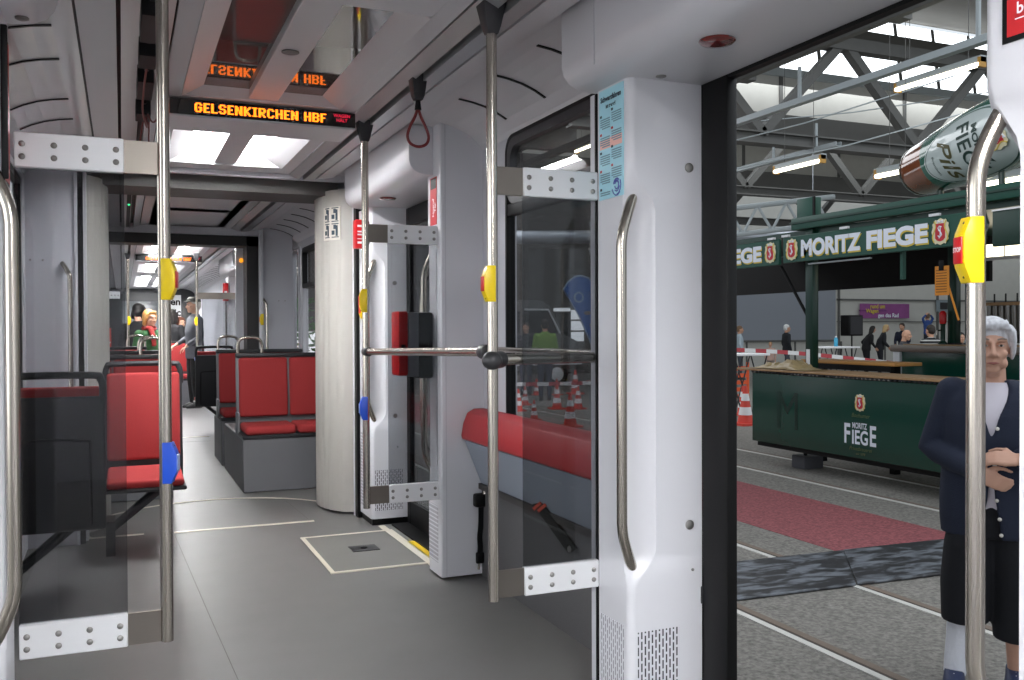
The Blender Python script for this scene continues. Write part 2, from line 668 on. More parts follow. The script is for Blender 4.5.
car_ceiling(Y0, 1.2, (-2.4, .6))
car_ceiling(1.2, 4.52, (3.02, 4.44))
car_ceiling(4.52, 6.42, (4.95, 6.22))
car_ceiling(7.15, 10.15, None)
car_ceiling(10.4, 15.6, (12.15, 13.8))
car_ceiling(15.6, 19.2, (16.0, 18.3))
car_ceiling(19.2, Y1, (19.6, 24.2))
light_trough(-2.4, .6, True, 'ceiling_light', 'lit ceiling light trough above and behind the viewer')
lt = light_trough(3.02, 4.44, False, 'ceiling_light', 'unlit glossy ceiling light trough in front of the near destination display')
b = MB().lathe([(.034, 0), (.034, .003), (.028, .004)], (.61, 3.63, 2.384), 24)
b.build('speaker_grille', mat('grille_grey', '#6f6e70', .5, noise=.4, nscale=700), lt)
light_trough(4.95, 6.22, True, 'ceiling_light', 'lit white ceiling light trough just behind the near destination display')
light_trough(12.15, 13.8, True, 'ceiling_light', 'lit ceiling light trough just before the far destination display')
light_trough(16.0, 18.3, True, 'ceiling_light', 'lit ceiling light trough beyond the far destination display')
light_trough(19.6, 24.2, True, 'ceiling_light', 'lit ceiling light trough nearest the driver partition')

# centre of the middle section: two dark louvred recesses
for i, (ya, yb) in enumerate(((7.35, 8.55), (8.75, 9.9))):
    t = thing('ceiling_recess', ['nearer', 'farther'][i] + ' dim ceiling recess with glossy strips in the middle section', 'ceiling light', (CX, ya + .5, 2.4), 'dim ceiling recesses')
    MB().box(.25, .99, ya - .1, yb + .1, 2.46, 2.48).build('recess_back', mat('recess_grey', '#8c8c90', .4), t, smooth=0)
    b = MB()
    b.box(.25, .99, ya - .1, ya, 2.378, 2.46).box(.25, .99, yb, yb + .1, 2.378, 2.46)
    b.box(.25, .33, ya, yb, 2.378, 2.46).box(.91, .99, ya, yb, 2.378, 2.46)
    b.build('recess_frame', CEILM, t, smooth=0)
    for x in (.42, .70):
        MB().box(x, x + .12, ya + .12, yb - .12, 2.445, 2.458).build('glossy_strip', mat('strip_gloss', '#7d7876', .1), t, smooth=0)


# ---- door headers (the bulging casings over the doors)
def header(ya, yb, mirror, label, lamp_y=None, lock_y=None, rot=0):
    poly = [(1.80, 2.125), (1.50, 2.125), (1.455, 2.130), (1.42, 2.146), (1.400, 2.170), (1.392, 2.20), (1.390, 2.386), (1.80, 2.386)]
    b = MB().prism(mpoly(poly, mirror), 'y', ya, yb)
    o = struct(b, 'door_header', WHITE, label, bevel=.004, seg=2)
    return o


HD1 = header(.55, 2.84, False, 'white rounded casing above the open right-hand door')
HD2 = header(4.66, 6.16, False, 'white rounded casing above the closed second door')
HDL = header(-.2, 2.78, True, 'white rounded casing above the left-hand door')
HD3 = header(13.0, 14.9, False, 'white rounded casing above the distant door')
for o, x, y in ((HD1, 1.557, 2.178), (HD2, 1.526, 5.563)):
    l = MB().lathe([(.050, 0), (.052, .005), (.044, .012), (.015, .016)], (0, 0, 0), 24, Matrix.Rotation(pi, 3, 'X'))
    l.map(lambda p: p + Vector((x, y, 2.126)))
    l.build('warning_lamp', mat('lamp_red', '#6a1210', .15, coat=1), o)
for o, x, y in ((HD1, 1.61, 2.556), (HDL, -.233, 2.713)):
    l = MB().lathe([(.017, 0), (.017, .004), (.010, .007)], (0, 0, 0), 18, Matrix.Rotation(pi, 3, 'X'))
    l.map(lambda p: p + Vector((x, y, 2.126)))
    l.build('square_key_lock', BOLT, o)
MB().box(1.3885, 1.3915, 2.60, 2.603, 2.15, 2.385).build('panel_joint', GREYP, HD1, smooth=0)
# track and seals over the open door
struct(MB().box(1.80, 1.83, .6, 2.86, 2.115, 2.22), 'trim_4', BLACK, 'black rubber sealed door track over the open doorway', smooth=0)


# ---- door columns with scooped corner for the grab handle
def door_column(yf, yb, mirror, ztop, z0, label, xa=1.515, depth=.28, scoop=(.45, 1.83), cut=(.10, .042)):
    """aisle face at xa; front face at yf (towards the doorway), back at yb"""
    sgn = 1 if yb > yf else -1
    W = abs(yb - yf)

    def wgt(z):
        a, c = scoop
        return max(0, min(1, (z - a) / .13)) * max(0, min(1, (c - z) / .13))
    zs = [z0, z0 + .02]
    z = z0 + .1
    while z < ztop - .02:
        zs.append(z)
        z += .035
    zs += [ztop]
    R = []
    for z in zs:
        w = wgt(z)
        w = w * w * (3 - 2 * w)
        cx, cy = .028 + ((cut[0] - .028) * w), .028 + (cut[1] - .028) * w
        pts = [(depth, 0.0)]
        for i in range(9):
            t = i / 8 * pi / 2
            vx, vy = cx - cx * sin(t), cy - cy * cos(t)          # rounded corner
            ux, uy = cx * cos(t) ** 1.3, cy * sin(t) ** 1.3      # hollow scoop
            pts.append((vx * (1 - w) + ux * w, vy * (1 - w) + uy * w))
        pts += [(0.0, W - .006), (.006, W), (depth, W)]
        ring = []
        for (a, c) in pts:
            x = xa + a
            y = yf + sgn * c
            ring.append((mxx(x) if mirror else x, y, z))
        R.append(ring)
    b = MB().rings(R)
    return struct(b, 'door_column', WHITE, label, smooth=32)


def bolt_on(o, x, y, z, r, ny=-1, name='lock_screw'):
    M = Matrix.Rotation(pi / 2 * (1 if ny < 0 else -1), 3, 'X')
    l = MB().lathe([(r, 0), (r, .004), (r * .6, .007)], (0, 0, 0), 16, M)
    l.map(lambda p: p + Vector((x, y, z)))
    return l.build(name, BOLT, o)


C1 = door_column(2.60, 2.815, False, 2.126, .02, 'white door column with poster and grab handle beside the open doorway')
C1N = door_column(1.275, 1.02, False, 2.126, .02, 'white door column at the near edge of the open doorway', scoop=(.40, 1.76), cut=(.118, .086))
CL = door_column(2.60, 2.815, True, 2.126, .02, 'white door column at the left edge with bent handle')
CLN = door_column(1.252, 1.02, True, 2.126, .02, 'white door column of the left-hand door nearer the viewer')
C2N = door_column(4.772, 4.54, False, 2.392, .015, 'white and grey bulkhead column before the second door', xa=1.524)
C2F = door_column(5.99, 6.30, False, 2.126, .045, 'white column behind the second door with pierced vents', xa=1.520, scoop=(.62, 1.86))
C3N = door_column(13.3, 12.9, False, 2.392, .0, 'distant pale column before the far door', xa=1.50)
C3F = door_column(14.6, 14.9, False, 2.126, .0, 'distant pale column behind the far door', xa=1.50)
bolt_on(C1, 1.745, 2.60, 1.845, .016)
bolt_on(C1, 1.745, 2.60, .652, .016)
bolt_on(C1, 1.757, 2.60, .50, .005, name='screw_hole')
bolt_on(C2F, 1.685, 5.99, 1.62, .015)
bolt_on(C2F, 1.685, 5.99, .73, .015)
bolt_on(C2F, 1.70, 5.99, .52, .006, name='screw_hole')
MB().box(1.512, 1.60, 2.8155, 2.827, .0, 2.12).build('black_seal', BLACK, C1, smooth=0)
MB().box(1.514, 1.60, 2.827, 2.862, .0, 2.12).build('edge_profile', GREYP, C1, smooth=0)
MB().box(1.545, 1.705, 2.5985, 2.600, .06, .315).build('pierced_vent', PERF, C1, smooth=0)
MB().box(1.5135, 1.515, 2.64, 2.80, .06, .33).build('pierced_vent', PERFS, C1, smooth=0)
MB().box(1.545, 1.735, 5.9885, 5.99, .10, .37).build('pierced_vent', PERF, C2F, smooth=0)
MB().box(1.5185, 1.520, 6.05, 6.28, .10, .60).build('louvre_vent', LOUVS, C2F, smooth=0)
MB().box(1.5225, 1.524, 4.60, 4.75, .08, .38).build('louvre_vent', LOUVS, C2N, smooth=0)
MB().box(1.53, 1.80, 6.01, 6.29, .0, .045).build('dark_plinth', BLACK, C2F, smooth=0)
# narrow pale edge strip of the bulkhead column and the upper vertical joint
struct(MB().box(1.548, 1.553, 4.5385, 4.54, .02, 2.39), 'panel_joint', GREYP, None, C2N, smooth=0)


def grab_handle(yf, yb, mirror, label, xa=1.515, z0=.475, z1=1.775, name='grab_rail', group='bent steel grab handles on the door columns'):
    sgn = 1 if yb > yf else -1
    path = [(.062, .055, z0 + .006), (.050, .045, z0 + .012), (.030, .034, z0 + .045), (.004, .020, z0 + .10), (-.016, .012, z0 + .155), (-.022, .010, z0 + .20), (-.022, .010, z1 - .20),
            (-.016, .012, z1 - .155), (.004, .020, z1 - .10), (.030, .034, z1 - .045), (.050, .045, z1 - .012), (.062, .055, z1 - .006)]
    pts = []
    for (a, c, z) in path:
        x, y = xa + a, yf + sgn * c
        pts.append((mxx(x) if mirror else x, y, z))
    sp = smooth_path(pts[:6], 4)[:-1] + [pts[5], pts[6]] + smooth_path(pts[6:], 4)[1:]
    o = MB().tube(sp, .0172, 18).build(name, STEEL)
    tag(o, label, 'grab rail', group)
    return o


grab_handle(2.60, 2.8, False, 'bent steel grab handle on the white column left of the open doorway')
grab_handle(1.275, 1.0, False, 'thick bent steel grab handle in the open doorway, carrying the nearest stop button')
grab_handle(2.60, 2.8, True, 'bent steel grab handle on the column at the left edge of the photo')
grab_handle(4.772, 4.5, False, 'steel grab handle on the near side of the second door', xa=1.524)
grab_handle(5.99, 6.2, False, 'steel grab handle on the pale column behind the second door', xa=1.520, z0=.66, z1=1.80)

# ---- open door leaf folded outside, and door 2 closed
d1 = thing('door_1', 'black edged glass door leaf slid open outside the tram beside the doorway', 'door', (1.85, 2.9, 0))
d1['kind'] = 'structure'
b = MB()
b.box(1.796, 1.838, 2.46, 2.60, -.12, 2.13).box(1.796, 1.838, 3.14, 3.22, -.12, 2.13)
b.box(1.796, 1.838, 2.60, 3.14, 2.0, 2.13).box(1.796, 1.838, 2.60, 3.14, -.12, .5)
b.build('door_frame', BLACK, d1, bevel=.008)
MB().box(1.838, 1.868, 2.50, 2.53, -.12, 2.13).build('rubber_seal', mat('seal_black', '#141416', .6), d1, bevel=.01)
MB().box(1.81, 1.818, 2.60, 3.14, .5, 2.0).build('glass', DKGL, d1, smooth=0)
MB().box(1.79, 1.83, 2.595, 2.605, .38, .44).build('door_latch', DARKM, d1, bevel=.004)
d2 = thing('door_2', 'closed black framed glass double door beyond the bulkhead column', 'door', (1.78, 5.4, 0))
d2['kind'] = 'structure'
for (ya, yb) in ((4.78, 5.375), (5.385, 5.985)):
    lf = MB()
    lf.box(1.765, 1.80, ya, ya + .07, 0, 2.12).box(1.765, 1.80, yb - .07, yb, 0, 2.12)
    lf.box(1.765, 1.80, ya + .07, yb - .07, 2.0, 2.12).box(1.765, 1.80, ya + .07, yb - .07, 0, .16)
    f = lf.build('door_leaf', BLACK, d2, bevel=.004, seg=1)
    MB().box(1.78, 1.786, ya + .07, yb - .07, .16, 2.0).build('glass', WINGL, f, smooth=0)
    yy = yb - .10 if ya < 5 else ya + .10
    MB().tube(smooth_path([(1.765, yy, 1.65), (1.735, yy, 1.60), (1.715, yy, 1.45), (1.715, yy, .75), (1.735, yy, .60), (1.765, yy, .55)], 4), .013, 10).build('pull_bar', STEEL, f)
struct(MB().box(1.56, 1.60, 4.80, 5.97, 0, .005), 'trim_5', STRIP, 'pale sill edge at the second door', fl, smooth=0)
struct(MB().box(1.60, 1.65, 4.80, 5.45, 0, .006), 'trim_6', mat('edge_yellow', '#d9b400', .5), 'yellow safety edge at the second door', fl, smooth=0)
struct(MB().box(1.65, 1.765, 4.80, 5.97, 0, .012), 'trim_7', BLACK, 'black door sill of the second door', fl, smooth=0)

for i, (ya, yb) in enumerate(((-2.8, -.6), (-.3, .95), (2.95, 4.45), (4.6, 6.05), (7.3, 8.6), (8.75, 9.9), (10.9, 12.4), (14.9, 16.9), (17.1, 19.4), (20.0, 24.5))):
    w = thing('window_%d' % (i + 10), None, None, (-.55, (ya + yb) / 2, 1.5))
    w['kind'] = 'structure'
    MB().box(-.575, -.535, ya, ya + .04, .92, 2.2).box(-.575, -.535, yb - .04, yb, .92, 2.2).box(-.575, -.535, ya, yb, .92, .96).box(-.575, -.535, ya, yb, 2.16, 2.2).build('window_frame', BLACK, w, smooth=0)
    MB().box(-.558, -.552, ya + .03, yb - .03, .95, 2.17).build('pane', CLEAR, w, smooth=0)

# ---- window 1 in the bay between the doors
w1 = thing('window_1', 'large tinted window behind the leaning bench', 'window', (1.77, 3.5, 1.5))
w1['kind'] = 'structure'


def rrect(x0, x1, y0, y1, r, k=6):
    pts = []
    for cx, cy, a0 in ((x1 - r, y1 - r, 0), (x0 + r, y1 - r, 90), (x0 + r, y0 + r, 180), (x1 - r, y0 + r, 270)):
        for i in range(k + 1):
            a = radians(a0 + 90 * i / k)
            pts.append((cx + r * cos(a), cy + r * sin(a)))
    return pts


def frame_x(x0, x1, ya, yb, za, zb, r, t, name, m, parent):
    """rounded window frame in the plane X = const"""
    A, B = rrect(ya, yb, za, zb, r), rrect(ya + t, yb - t, za + t, zb - t, max(r - t * .5, .01))
    n = len(A)
    vs = [(x0, u, w) for u, w in A] + [(x0, u, w) for u, w in B] + [(x1, u, w) for u, w in A] + [(x1, u, w) for u, w in B]
    fs = []
    for i in range(n):
        j = (i + 1) % n
        fs += [(i, j, n + j, n + i), (2 * n + i, 3 * n + i, 3 * n + j, 2 * n + j), (n + i, n + j, 3 * n + j, 3 * n + i), (i, 2 * n + i, 2 * n + j, j)]
    return MB().add(vs, fs).build(name, m, parent)


frame_x(1.752, 1.80, 2.87, 4.215, .79, 2.258, .09, .016, 'window_frame', BLACK, w1)
MB().box(1.758, 1.795, 2.90, 4.215, 1.865, 1.925).build('transom', BLACK, w1, bevel=.006)
fr = frame_x(1.754, 1.79, 2.89, 4.205, 1.92, 2.25, .09, .05, 'tilt_window_frame', DARK, w1)
MB().box(1.774, 1.780, 2.90, 4.205, 1.90, 2.24).build('upper_pane', CLEAR, w1, smooth=0)
MB().box(1.774, 1.780, 2.90, 4.205, .80, 1.88).build('lower_pane', WINGL, w1, smooth=0)
MB().tube([(1.72, 2.83, 1.214), (1.72, 4.53, 1.206)], .0135, 14).build('window_bar', STEEL, w1)

# ---- gangway portals, bellows
def bellow_x(y, ya=6.42, yb=7.15, xin=1.325):
    t = (y - ya) / (yb - ya)
    bow = sin(pi * min(1, max(0, t))) ** .45
    return 1.52 - (1.52 - xin) * bow - .008 * abs(sin(t * pi * 9)) * bow


def bellows(ya, yb, mirror, label, xin=1.325):
    n = 36
    A = []
    for i in range(n + 1):
        t = i / n
        y = ya + (yb - ya) * t
        # walls bow into the aisle between the two cars
        A.append((bellow_x(y, ya, yb, xin), y))
    b = MB()
    B = [(x + .03, y) for x, y in A]
    P = [(mxx(x), y) for x, y in A] if mirror else A
    Q = [(mxx(x), y) for x, y in B] if mirror else B
    b.strip2(P, Q, 'z', 0.02, 2.30)
    return struct(b, 'gangway_bellows', BELLOW, label, smooth=50)


BR = bellows(6.42, 7.15, False, 'beige folded gangway wall right of the aisle with pictogram stickers')
BL = bellows(6.42, 7.15, True, 'beige folded gangway wall left of the aisle behind the glass screen')
portal_m = mat('portal_dark', '#4c4a48', .5)
struct(MB().prism([(-.20, 2.268), (1.44, 2.268), (1.44, 2.35), (1.50, 2.52), (-.26, 2.52), (-.20, 2.35)], 'y', 6.60, 7.05), 'trim_8', portal_m, 'dark grey lintel of the nearer gangway', smooth=0)
struct(MB().box(-.50, 1.74, 6.42, 6.47, 2.345, 2.52), 'trim_9', GREYP, 'pale crossbeam in front of the nearer gangway', smooth=0)
# strips between column and bellows
struct(MB().box(1.50, 1.62, 6.37, 6.42, 0, 2.31), 'trim_10', WHITE, 'white upright strip beside the gangway wall', smooth=0)
struct(MB().box(1.50, 1.76, 6.30, 6.37, 0, 2.31), 'trim_11', BLACK, 'black gap between column and gangway strip', smooth=0)
# left bulkhead panel before the gangway
lp = struct(MB().box(-.56, -.262, 6.20, 6.24, 0, 2.40), 'trim_12', GREYP, 'plain grey bulkhead panel at the left before the gangway', bevel=.006)
for x in (-.502, -.435):
    bolt_on(lp, x, 6.20, 1.735, .006, name='screw_hole')
struct(MB().box(-.262, -.245, 6.19, 6.26, 0, 2.40), 'trim_13', WHITE, 'white edge strip of the left bulkhead', smooth=0)
struct(MB().box(-.245, -.215, 6.22, 6.26, 0, 2.40), 'trim_14', BLACK, 'dark gap at the left gangway edge', smooth=0)
struct(MB().box(-.235, -.20, 6.30, 6.42, 0, 2.40), 'trim_15', WHITE, 'white upright strip left of the gangway', smooth=0)


def wall_handle(x, y, z0, z1, out, label):
    o = MB().tube(smooth_path([(x + .05, y, z0), (x + .03, y - out * .7, z0 + .05), (x, y - out, z0 + .12), (x, y - out, (z0 + z1) / 2), (x, y - out, z1 - .14), (x - .012, y - out * .8, z1 - .06), (x - .045, y, z1)], 5), .014, 12).build('grab_rail', STEEL)
    return tag(o, label, 'grab rail', 'steel handles on the gangway bulkheads')


wall_handle(-.285, 6.20, .45, 1.72, .06, 'steel handle on the grey left bulkhead behind the glass screen')

# middle section end: bulkheads and dark portal
bk = struct(MB().box(1.375, 1.69, 10.02, 10.06, 0, 2.40), 'trim_16', GREYP, 'grey bulkhead panel right of the second gangway', smooth=0)
for x in (1.545, 1.61):
    bolt_on(bk, x, 10.02, 1.62, .006, name='screw_hole')
struct(MB().box(1.34, 1.38, 9.98, 10.06, 0, 2.40), 'trim_17', WHITE, 'pale edge strip of the second gangway', bevel=.01)
wall_handle(1.41, 10.02, .45, 1.66, .06, 'steel handle on the grey bulkhead beside the second gangway')
pd = mat('portal_black', '#2e2d2d', .5)
struct(MB().box(1.225, 1.36, 10.1, 10.4, 0, 2.30).box(-.17, -.125, 10.1, 10.4, 0, 2.30).box(-.17, 1.36, 10.1, 10.4, 2.20, 2.31), 'trim_18', pd, 'dark frame of the second gangway', smooth=0)
struct(MB().box(-.5, 1.76, 10.05, 10.2, 2.305, 2.52).box(-.53, -.17, 10.02, 10.06, 0, 2.4), 'trim_19', GREYP, 'pale beam and panel around the second gangway', smooth=0)
struct(MB().box(1.15, 1.225, 10.42, 10.48, 0, 2.24), 'trim_20', WHITE, 'pale post just inside the second gangway', smooth=0)
# windows of the middle section, right side
for i, (ya, yb) in enumerate(((8.3, 9.76), (9.97, 10.45))):
    w = thing('window_%d' % (i + 2), ['dark framed window above the right-hand seats', 'narrow window strip beside the bulkhead'][i], 'window', (1.76, ya, 1.5))
    w['kind'] = 'structure'
    frame_x(1.745, 1.80, ya, yb, .95, 2.18, .07, .045 if i == 0 else .02, 'window_frame', GREYP, w)
    if i == 0:
        frame_x(1.738, 1.79, ya + .03, yb - .03, 1.74, 2.16, .06, .045, 'upper_frame', BLACK, w)
    MB().box(1.775, 1.781, ya + .02, yb - .02, .97, 2.16).build('pane', CLEAR, w, smooth=0)

# far end: driver partition
fe = struct(MB().box(-.56, 1.80, 25.4, 25.46, 0, 2.5), 'wall_front', mat('cab_wall', '#3f4144', .35), 'dark glazed driver partition at the far end', smooth=0)
MB().box(-.05, 1.05, 25.385, 25.4, 1.0, 2.05).build('cab_window', mat('cab_glass', '#5a6064', .35, spec=.8), fe, bevel=.01)
MB().box(1.45, 1.75, 25.38, 25.4, 0, 2.1).build('cab_door', mat('cab_door', '#191a1c', .4), fe, bevel=.01)
# =================================================================== THE TRAM: fittings
def screen(x_wall, x_alu, x_pole, y, label, dull=False):
    """glass draught screen: two riveted aluminium brackets and steel plates clamp the pane"""
    s = thing('draught_screen', label, 'glass screen', ((x_wall + x_alu) / 2, y, .41), 'glass draught screens')
    a, c = min(x_wall, x_alu), max(x_wall, x_alu)
    MB().box(a, c, y - .004, y + .004, .46, 1.80).build('glass', PANE, s, smooth=0)
    for (z0, z1) in ((1.752, 1.848), (.416, .510)):
        br = MB().box(a, c, y - .014, y + .014, z0, z1).build('bracket', ALU, s, bevel=.003, seg=1)
        for i in range(4):
            for j in range(2):
                bx = a + (c - a) * (.07 + .285 * i)
                bz = z0 + (z1 - z0) * (.30 + .36 * j)
                l = MB().lathe([(.0085, 0), (.008, .003), (.005, .0055), (.001, .006)], (0, 0, 0), 14, Matrix.Rotation(pi / 2, 3, 'X'))
                l.map(lambda p: p + Vector((bx, y - .014, bz)))
                l.build('rivet', BOLT, br)
        p0, p1 = sorted((x_alu, x_pole))
        MB().box(p0, p1, y - .006, y + .006, z0 + .002, z1 - .002).build('clamp_plate', STEELP, s, smooth=0)
    return s


screen(-.264, .009, .100, 2.82, 'tinted glass draught screen with riveted brackets at the left of the photo')
screen(1.514, 1.234, 1.135, 2.82, 'tinted glass draught screen with riveted brackets beside the poster column')
screen(1.524, 1.258, 1.150, 4.60, 'small tinted glass draught screen farther back before the second door')


def pole(x, y, z0, z1, label, clamp=True, r=.0176):
    p = thing('handrail_pole', label, 'pole', (x, y, z0), 'upright steel handrail poles')
    MB().tube([(x, y, z0), (x, y, z1)], r, 20).build('tube', STEEL, p)
    if clamp:
        b = MB().lathe([(.026, z1 - .075), (.036, z1 - .05), (.058, z1 + .03)], (x, y, 0), 4, Matrix.Rotation(pi / 4, 3, 'Z'))
        b.build('ceiling_clamp', DARK, p, bevel=.004)
        for dz in (-.012, .02):
            l = MB().lathe([(.006, 0), (.004, .003)], (0, 0, 0), 10, Matrix.Rotation(pi / 2, 3, 'X'))
            l.map(lambda q: q + Vector((x - .008, y - .026, z1 + dz)))
            l.build('clamp_screw', BOLT, p)
    return p


pole(.113, 2.82, .416, 2.37, 'tall steel pole at the left, carrying a yellow stop button and a blue button')
pole(1.118, 2.80, .416, 2.345, 'tall steel pole in the middle with a dark ball joint for the horizontal bars')
pole(1.140, 4.59, .40, 2.335, 'steel pole farther back before the second door, carrying yellow and blue buttons')
pole(.078, 13.4, .40, 2.34, 'distant pale steel pole left of the aisle in the third section')
pole(.955, 13.4, .34, 2.34, 'distant steel pole right of the aisle beside the standing man')


def button(name, m, x, y, z, ang, label, L=.118, txt=None, plate=REDP):
    """button housing hugging a pole; ang = direction it points (0 = +x)"""
    t = thing(name, label, 'button', (x, y, z), 'stop buttons on the poles' if m is YEL else 'blue buttons on the poles', local=True, rotz=ang)
    h = L / 2
    prof = [(-.006, -h), (.019, -h), (.031, -h * .52), (.033, -h * .36), (.033, h * .36), (.031, h * .52), (.019, h), (-.006, h)]
    MB().prism(prof, 'y', -.0205, .0205).build('housing', m, t, bevel=.002)
    MB().box(.032, .0365, -.0155, .0155, -h * .42, h * .40).build('push_plate', plate, t, bevel=.002)
    for z_ in (-h * .82, h * .82):
        l = MB().lathe([(.0035, 0), (.002, .002)], (0, 0, 0), 8, Matrix.Rotation(radians(62 if z_ > 0 else 118), 3, 'Y'))
        l.map(lambda q: q + Vector((.0225, .0, z_)))
        l.build('screw', DARK, t)
    if txt:
        w = text_mb(txt, .0125, .0003)
        place2d(w, (.0368, 0, 0), (0, 1, 0), (0, 0, 1))
        w.build('lettering', WHITEP, t, smooth=0)
    return t


button('stop_button', YEL, .113, 2.82, 1.456, radians(-14), 'yellow stop button on the tall pole at the left')
button('stop_button', YEL, 1.118, 2.80, 1.458, radians(176), 'yellow stop button with red plate on the middle pole above the ball joint')
button('stop_button', YEL, 1.140, 4.59, 1.456, radians(172), 'yellow stop button on the farther pole above the blue button')
button('stop_button', YEL, 1.478, 5.985, 1.44, radians(190), 'small yellow stop button on the handle behind the farther pole')
button('stop_button', YEL, 1.493, 1.265, 1.456, radians(158), 'large yellow stop button with red STOP plate on the handle in front of the woman', L=.125, txt='STOP')
button('stop_button', YEL, .078, 13.4, 1.44, 0, 'tiny yellow stop button on the distant left pole')
button('stop_button', YEL, .955, 13.4, 1.43, pi, 'tiny yellow stop button on the distant pole beside the standing man')
button('stop_button', YEL, 1.37, 9.96, 1.42, pi, 'yellow stop button on the handle beside the second gangway')
bluep = mat('blue_plate', '#7f95c9', .3)
button('door_button', BLUE, .113, 2.82, .930, radians(-14), 'blue button low on the tall pole at the left', plate=bluep)
button('door_button', BLUE, 1.140, 4.59, .910, radians(172), 'blue button low on the farther pole', plate=bluep)
button('door_button', BLUE, .955, 13.4, .92, pi, 'tiny blue button on the distant pole by the standing man', plate=bluep)

# horizontal bars
t = thing('handrail_bar', 'long horizontal steel bar running from the farther pole to the middle pole', 'handrail', (1.13, 3.7, 1.2), 'horizontal steel handrail bars')
MB().tube([(1.140, 4.575, 1.197), (1.122, 2.86, 1.234)], .0165, 16).build('tube', STEEL, t)
MB().tube([(1.141, 4.60, 1.197), (1.140, 4.53, 1.198)], .024, 16).build('end_joint', DARK, t, bevel=.004)
MB().tube([(1.121, 2.90, 1.233), (1.121, 2.85, 1.234)], .025, 16).build('end_joint', DARK, t, bevel=.004)
t = thing('handrail_bar', 'short horizontal steel bar from the ball joint to the poster column', 'handrail', (1.3, 2.79, 1.2), 'horizontal steel handrail bars')
MB().tube([(1.12, 2.846, 1.208), (1.513, 2.846, 1.210)], .019, 18).build('tube', STEEL, t)
b = MB().ell((1.112, 2.79, 1.207), (.034, .034, .031), 18, 12)
b.tube([(1.11, 2.80, 1.207), (1.165, 2.846, 1.208)], .029, 16)
b.build('ball_joint', DARKM, t)

# ---- destination displays
FONT = {'G': '011110 110011 110000 110111 110011 110011 011110', 'E': '11111 11000 11000 11110 11000 11000 11111', 'L': '11000 11000 11000 11000 11000 11000 11111',
        'S': '011110 110011 110000 011110 000011 110011 011110', 'N': '110011 111011 111011 111111 110111 110111 110011', 'K': '110011 110110 111100 111000 111100 110110 110011',
        'I': '1111 0110 0110 0110 0110 0110 1111', 'R': '111110 110011 110011 111110 111100 110110 110011', 'C': '011110 110011 110000 110000 110000 110011 011110',
        'H': '110011 110011 110011 111111 110011 110011 110011', 'B': '111110 110011 110011 111110 110011 110011 111110', 'F': '11111 11000 11000 11110 11000 11000 11000', ' ': '000 000 000 000 000 000 000'}


def led_text(txt, x0, z0, y, pw, ph):
    b = MB()
    x = x0
    for ch in txt:
        rows = FONT[ch].split()
        for r, row in enumerate(rows):
            for c, v in enumerate(row):
                if v == '1':
                    zz = z0 + (6 - r) * ph
                    b.quad((x + c * pw - pw * .02, y, zz), (x + (c + 1) * pw * 1.0 - pw * .02, y, zz), (x + (c + 1) * pw - pw * .02, y, zz + ph * .84), (x + c * pw - pw * .02, y, zz + ph * .84))
        x += (len(rows[0]) + 1) * pw
    return b, x


def display(y, label, x0=.178, x1=1.064, z0=2.298, z1=2.370, depth=.42):
    d = thing('destination_display', label, 'sign', (CX, y, z0), 'destination displays')
    MB().prism([(y, z0 - .008), (y, z1), (y + .08, 2.371), (y + depth, 2.371), (y + depth, z0 + .03), (y + depth - .10, z0 - .008)], 'x', x0, x1).build('housing', CEILM, d, bevel=.004, seg=1)
    MB().box(x0 + .002, x1 - .002, y - .006, y, z0, z1 - .002).build('display_face', mat('display_black', '#070708', .12, coat=.5), d, smooth=0)
    xe = x0 + .137
    for word in ('GELSENKIRCHEN', 'HBF'):
        b, xe = led_text(word, xe, z0 + .014, y - .0068, .0056, .0062)
        b.build('led_lettering', LED, d, smooth=0)
        xe += 4 * .0056
    for k, w in enumerate(('WAGEN', 'HÄLT')):
        wt = text_mb(w, .022, .0004)
        place2d(wt, (x1 - .068, y - .0068, z0 + .052 - .022 * k), (1, 0, 0), (0, 0, 1))
        wt.build('stop_lettering', LEDR, d, smooth=0)
    return d


display(4.47, 'near ceiling destination display with orange lettering GELSENKIRCHEN HBF')
display(13.85, 'distant small destination display seen through the gangways', z0=2.282, z1=2.370)

# ---- strap handle hanging from the ceiling rail
s = thing('strap_handle', 'red loop strap hanging from a black clamp on the ceiling rail', 'strap', (1.146, 3.70, 2.08))
MB().lathe([(.024, 2.265), (.034, 2.285), (.050, 2.375)], (1.146, 3.70, 0), 4, Matrix.Rotation(pi / 4, 3, 'Z')).build('clamp', DARK, s, bevel=.004)
MB().tube([(1.146, 3.70, 2.265), (1.146, 3.70, 2.225)], [.010, .015], 12).build('ferrule', BLACK, s, bevel=.003)
MB().tube([(1.146, 3.70, 2.27), (1.146, 3.70, 2.25)], .007, 10).build('pin', mat('copper_pin', '#8a5a3a', .3, .8), s)
loop = [(1.146, 3.70, 2.228), (1.132, 3.70, 2.195), (1.112, 3.70, 2.155), (1.100, 3.70, 2.115), (1.112, 3.70, 2.085), (1.146, 3.70, 2.073), (1.180, 3.70, 2.085), (1.192, 3.70, 2.115), (1.180, 3.70, 2.155), (1.160, 3.70, 2.195)]
MB().tube(smooth_path(loop, 5, True), .0062, 8, closed=True).build('loop', mat('strap_red', '#7d2a2c', .5), s)

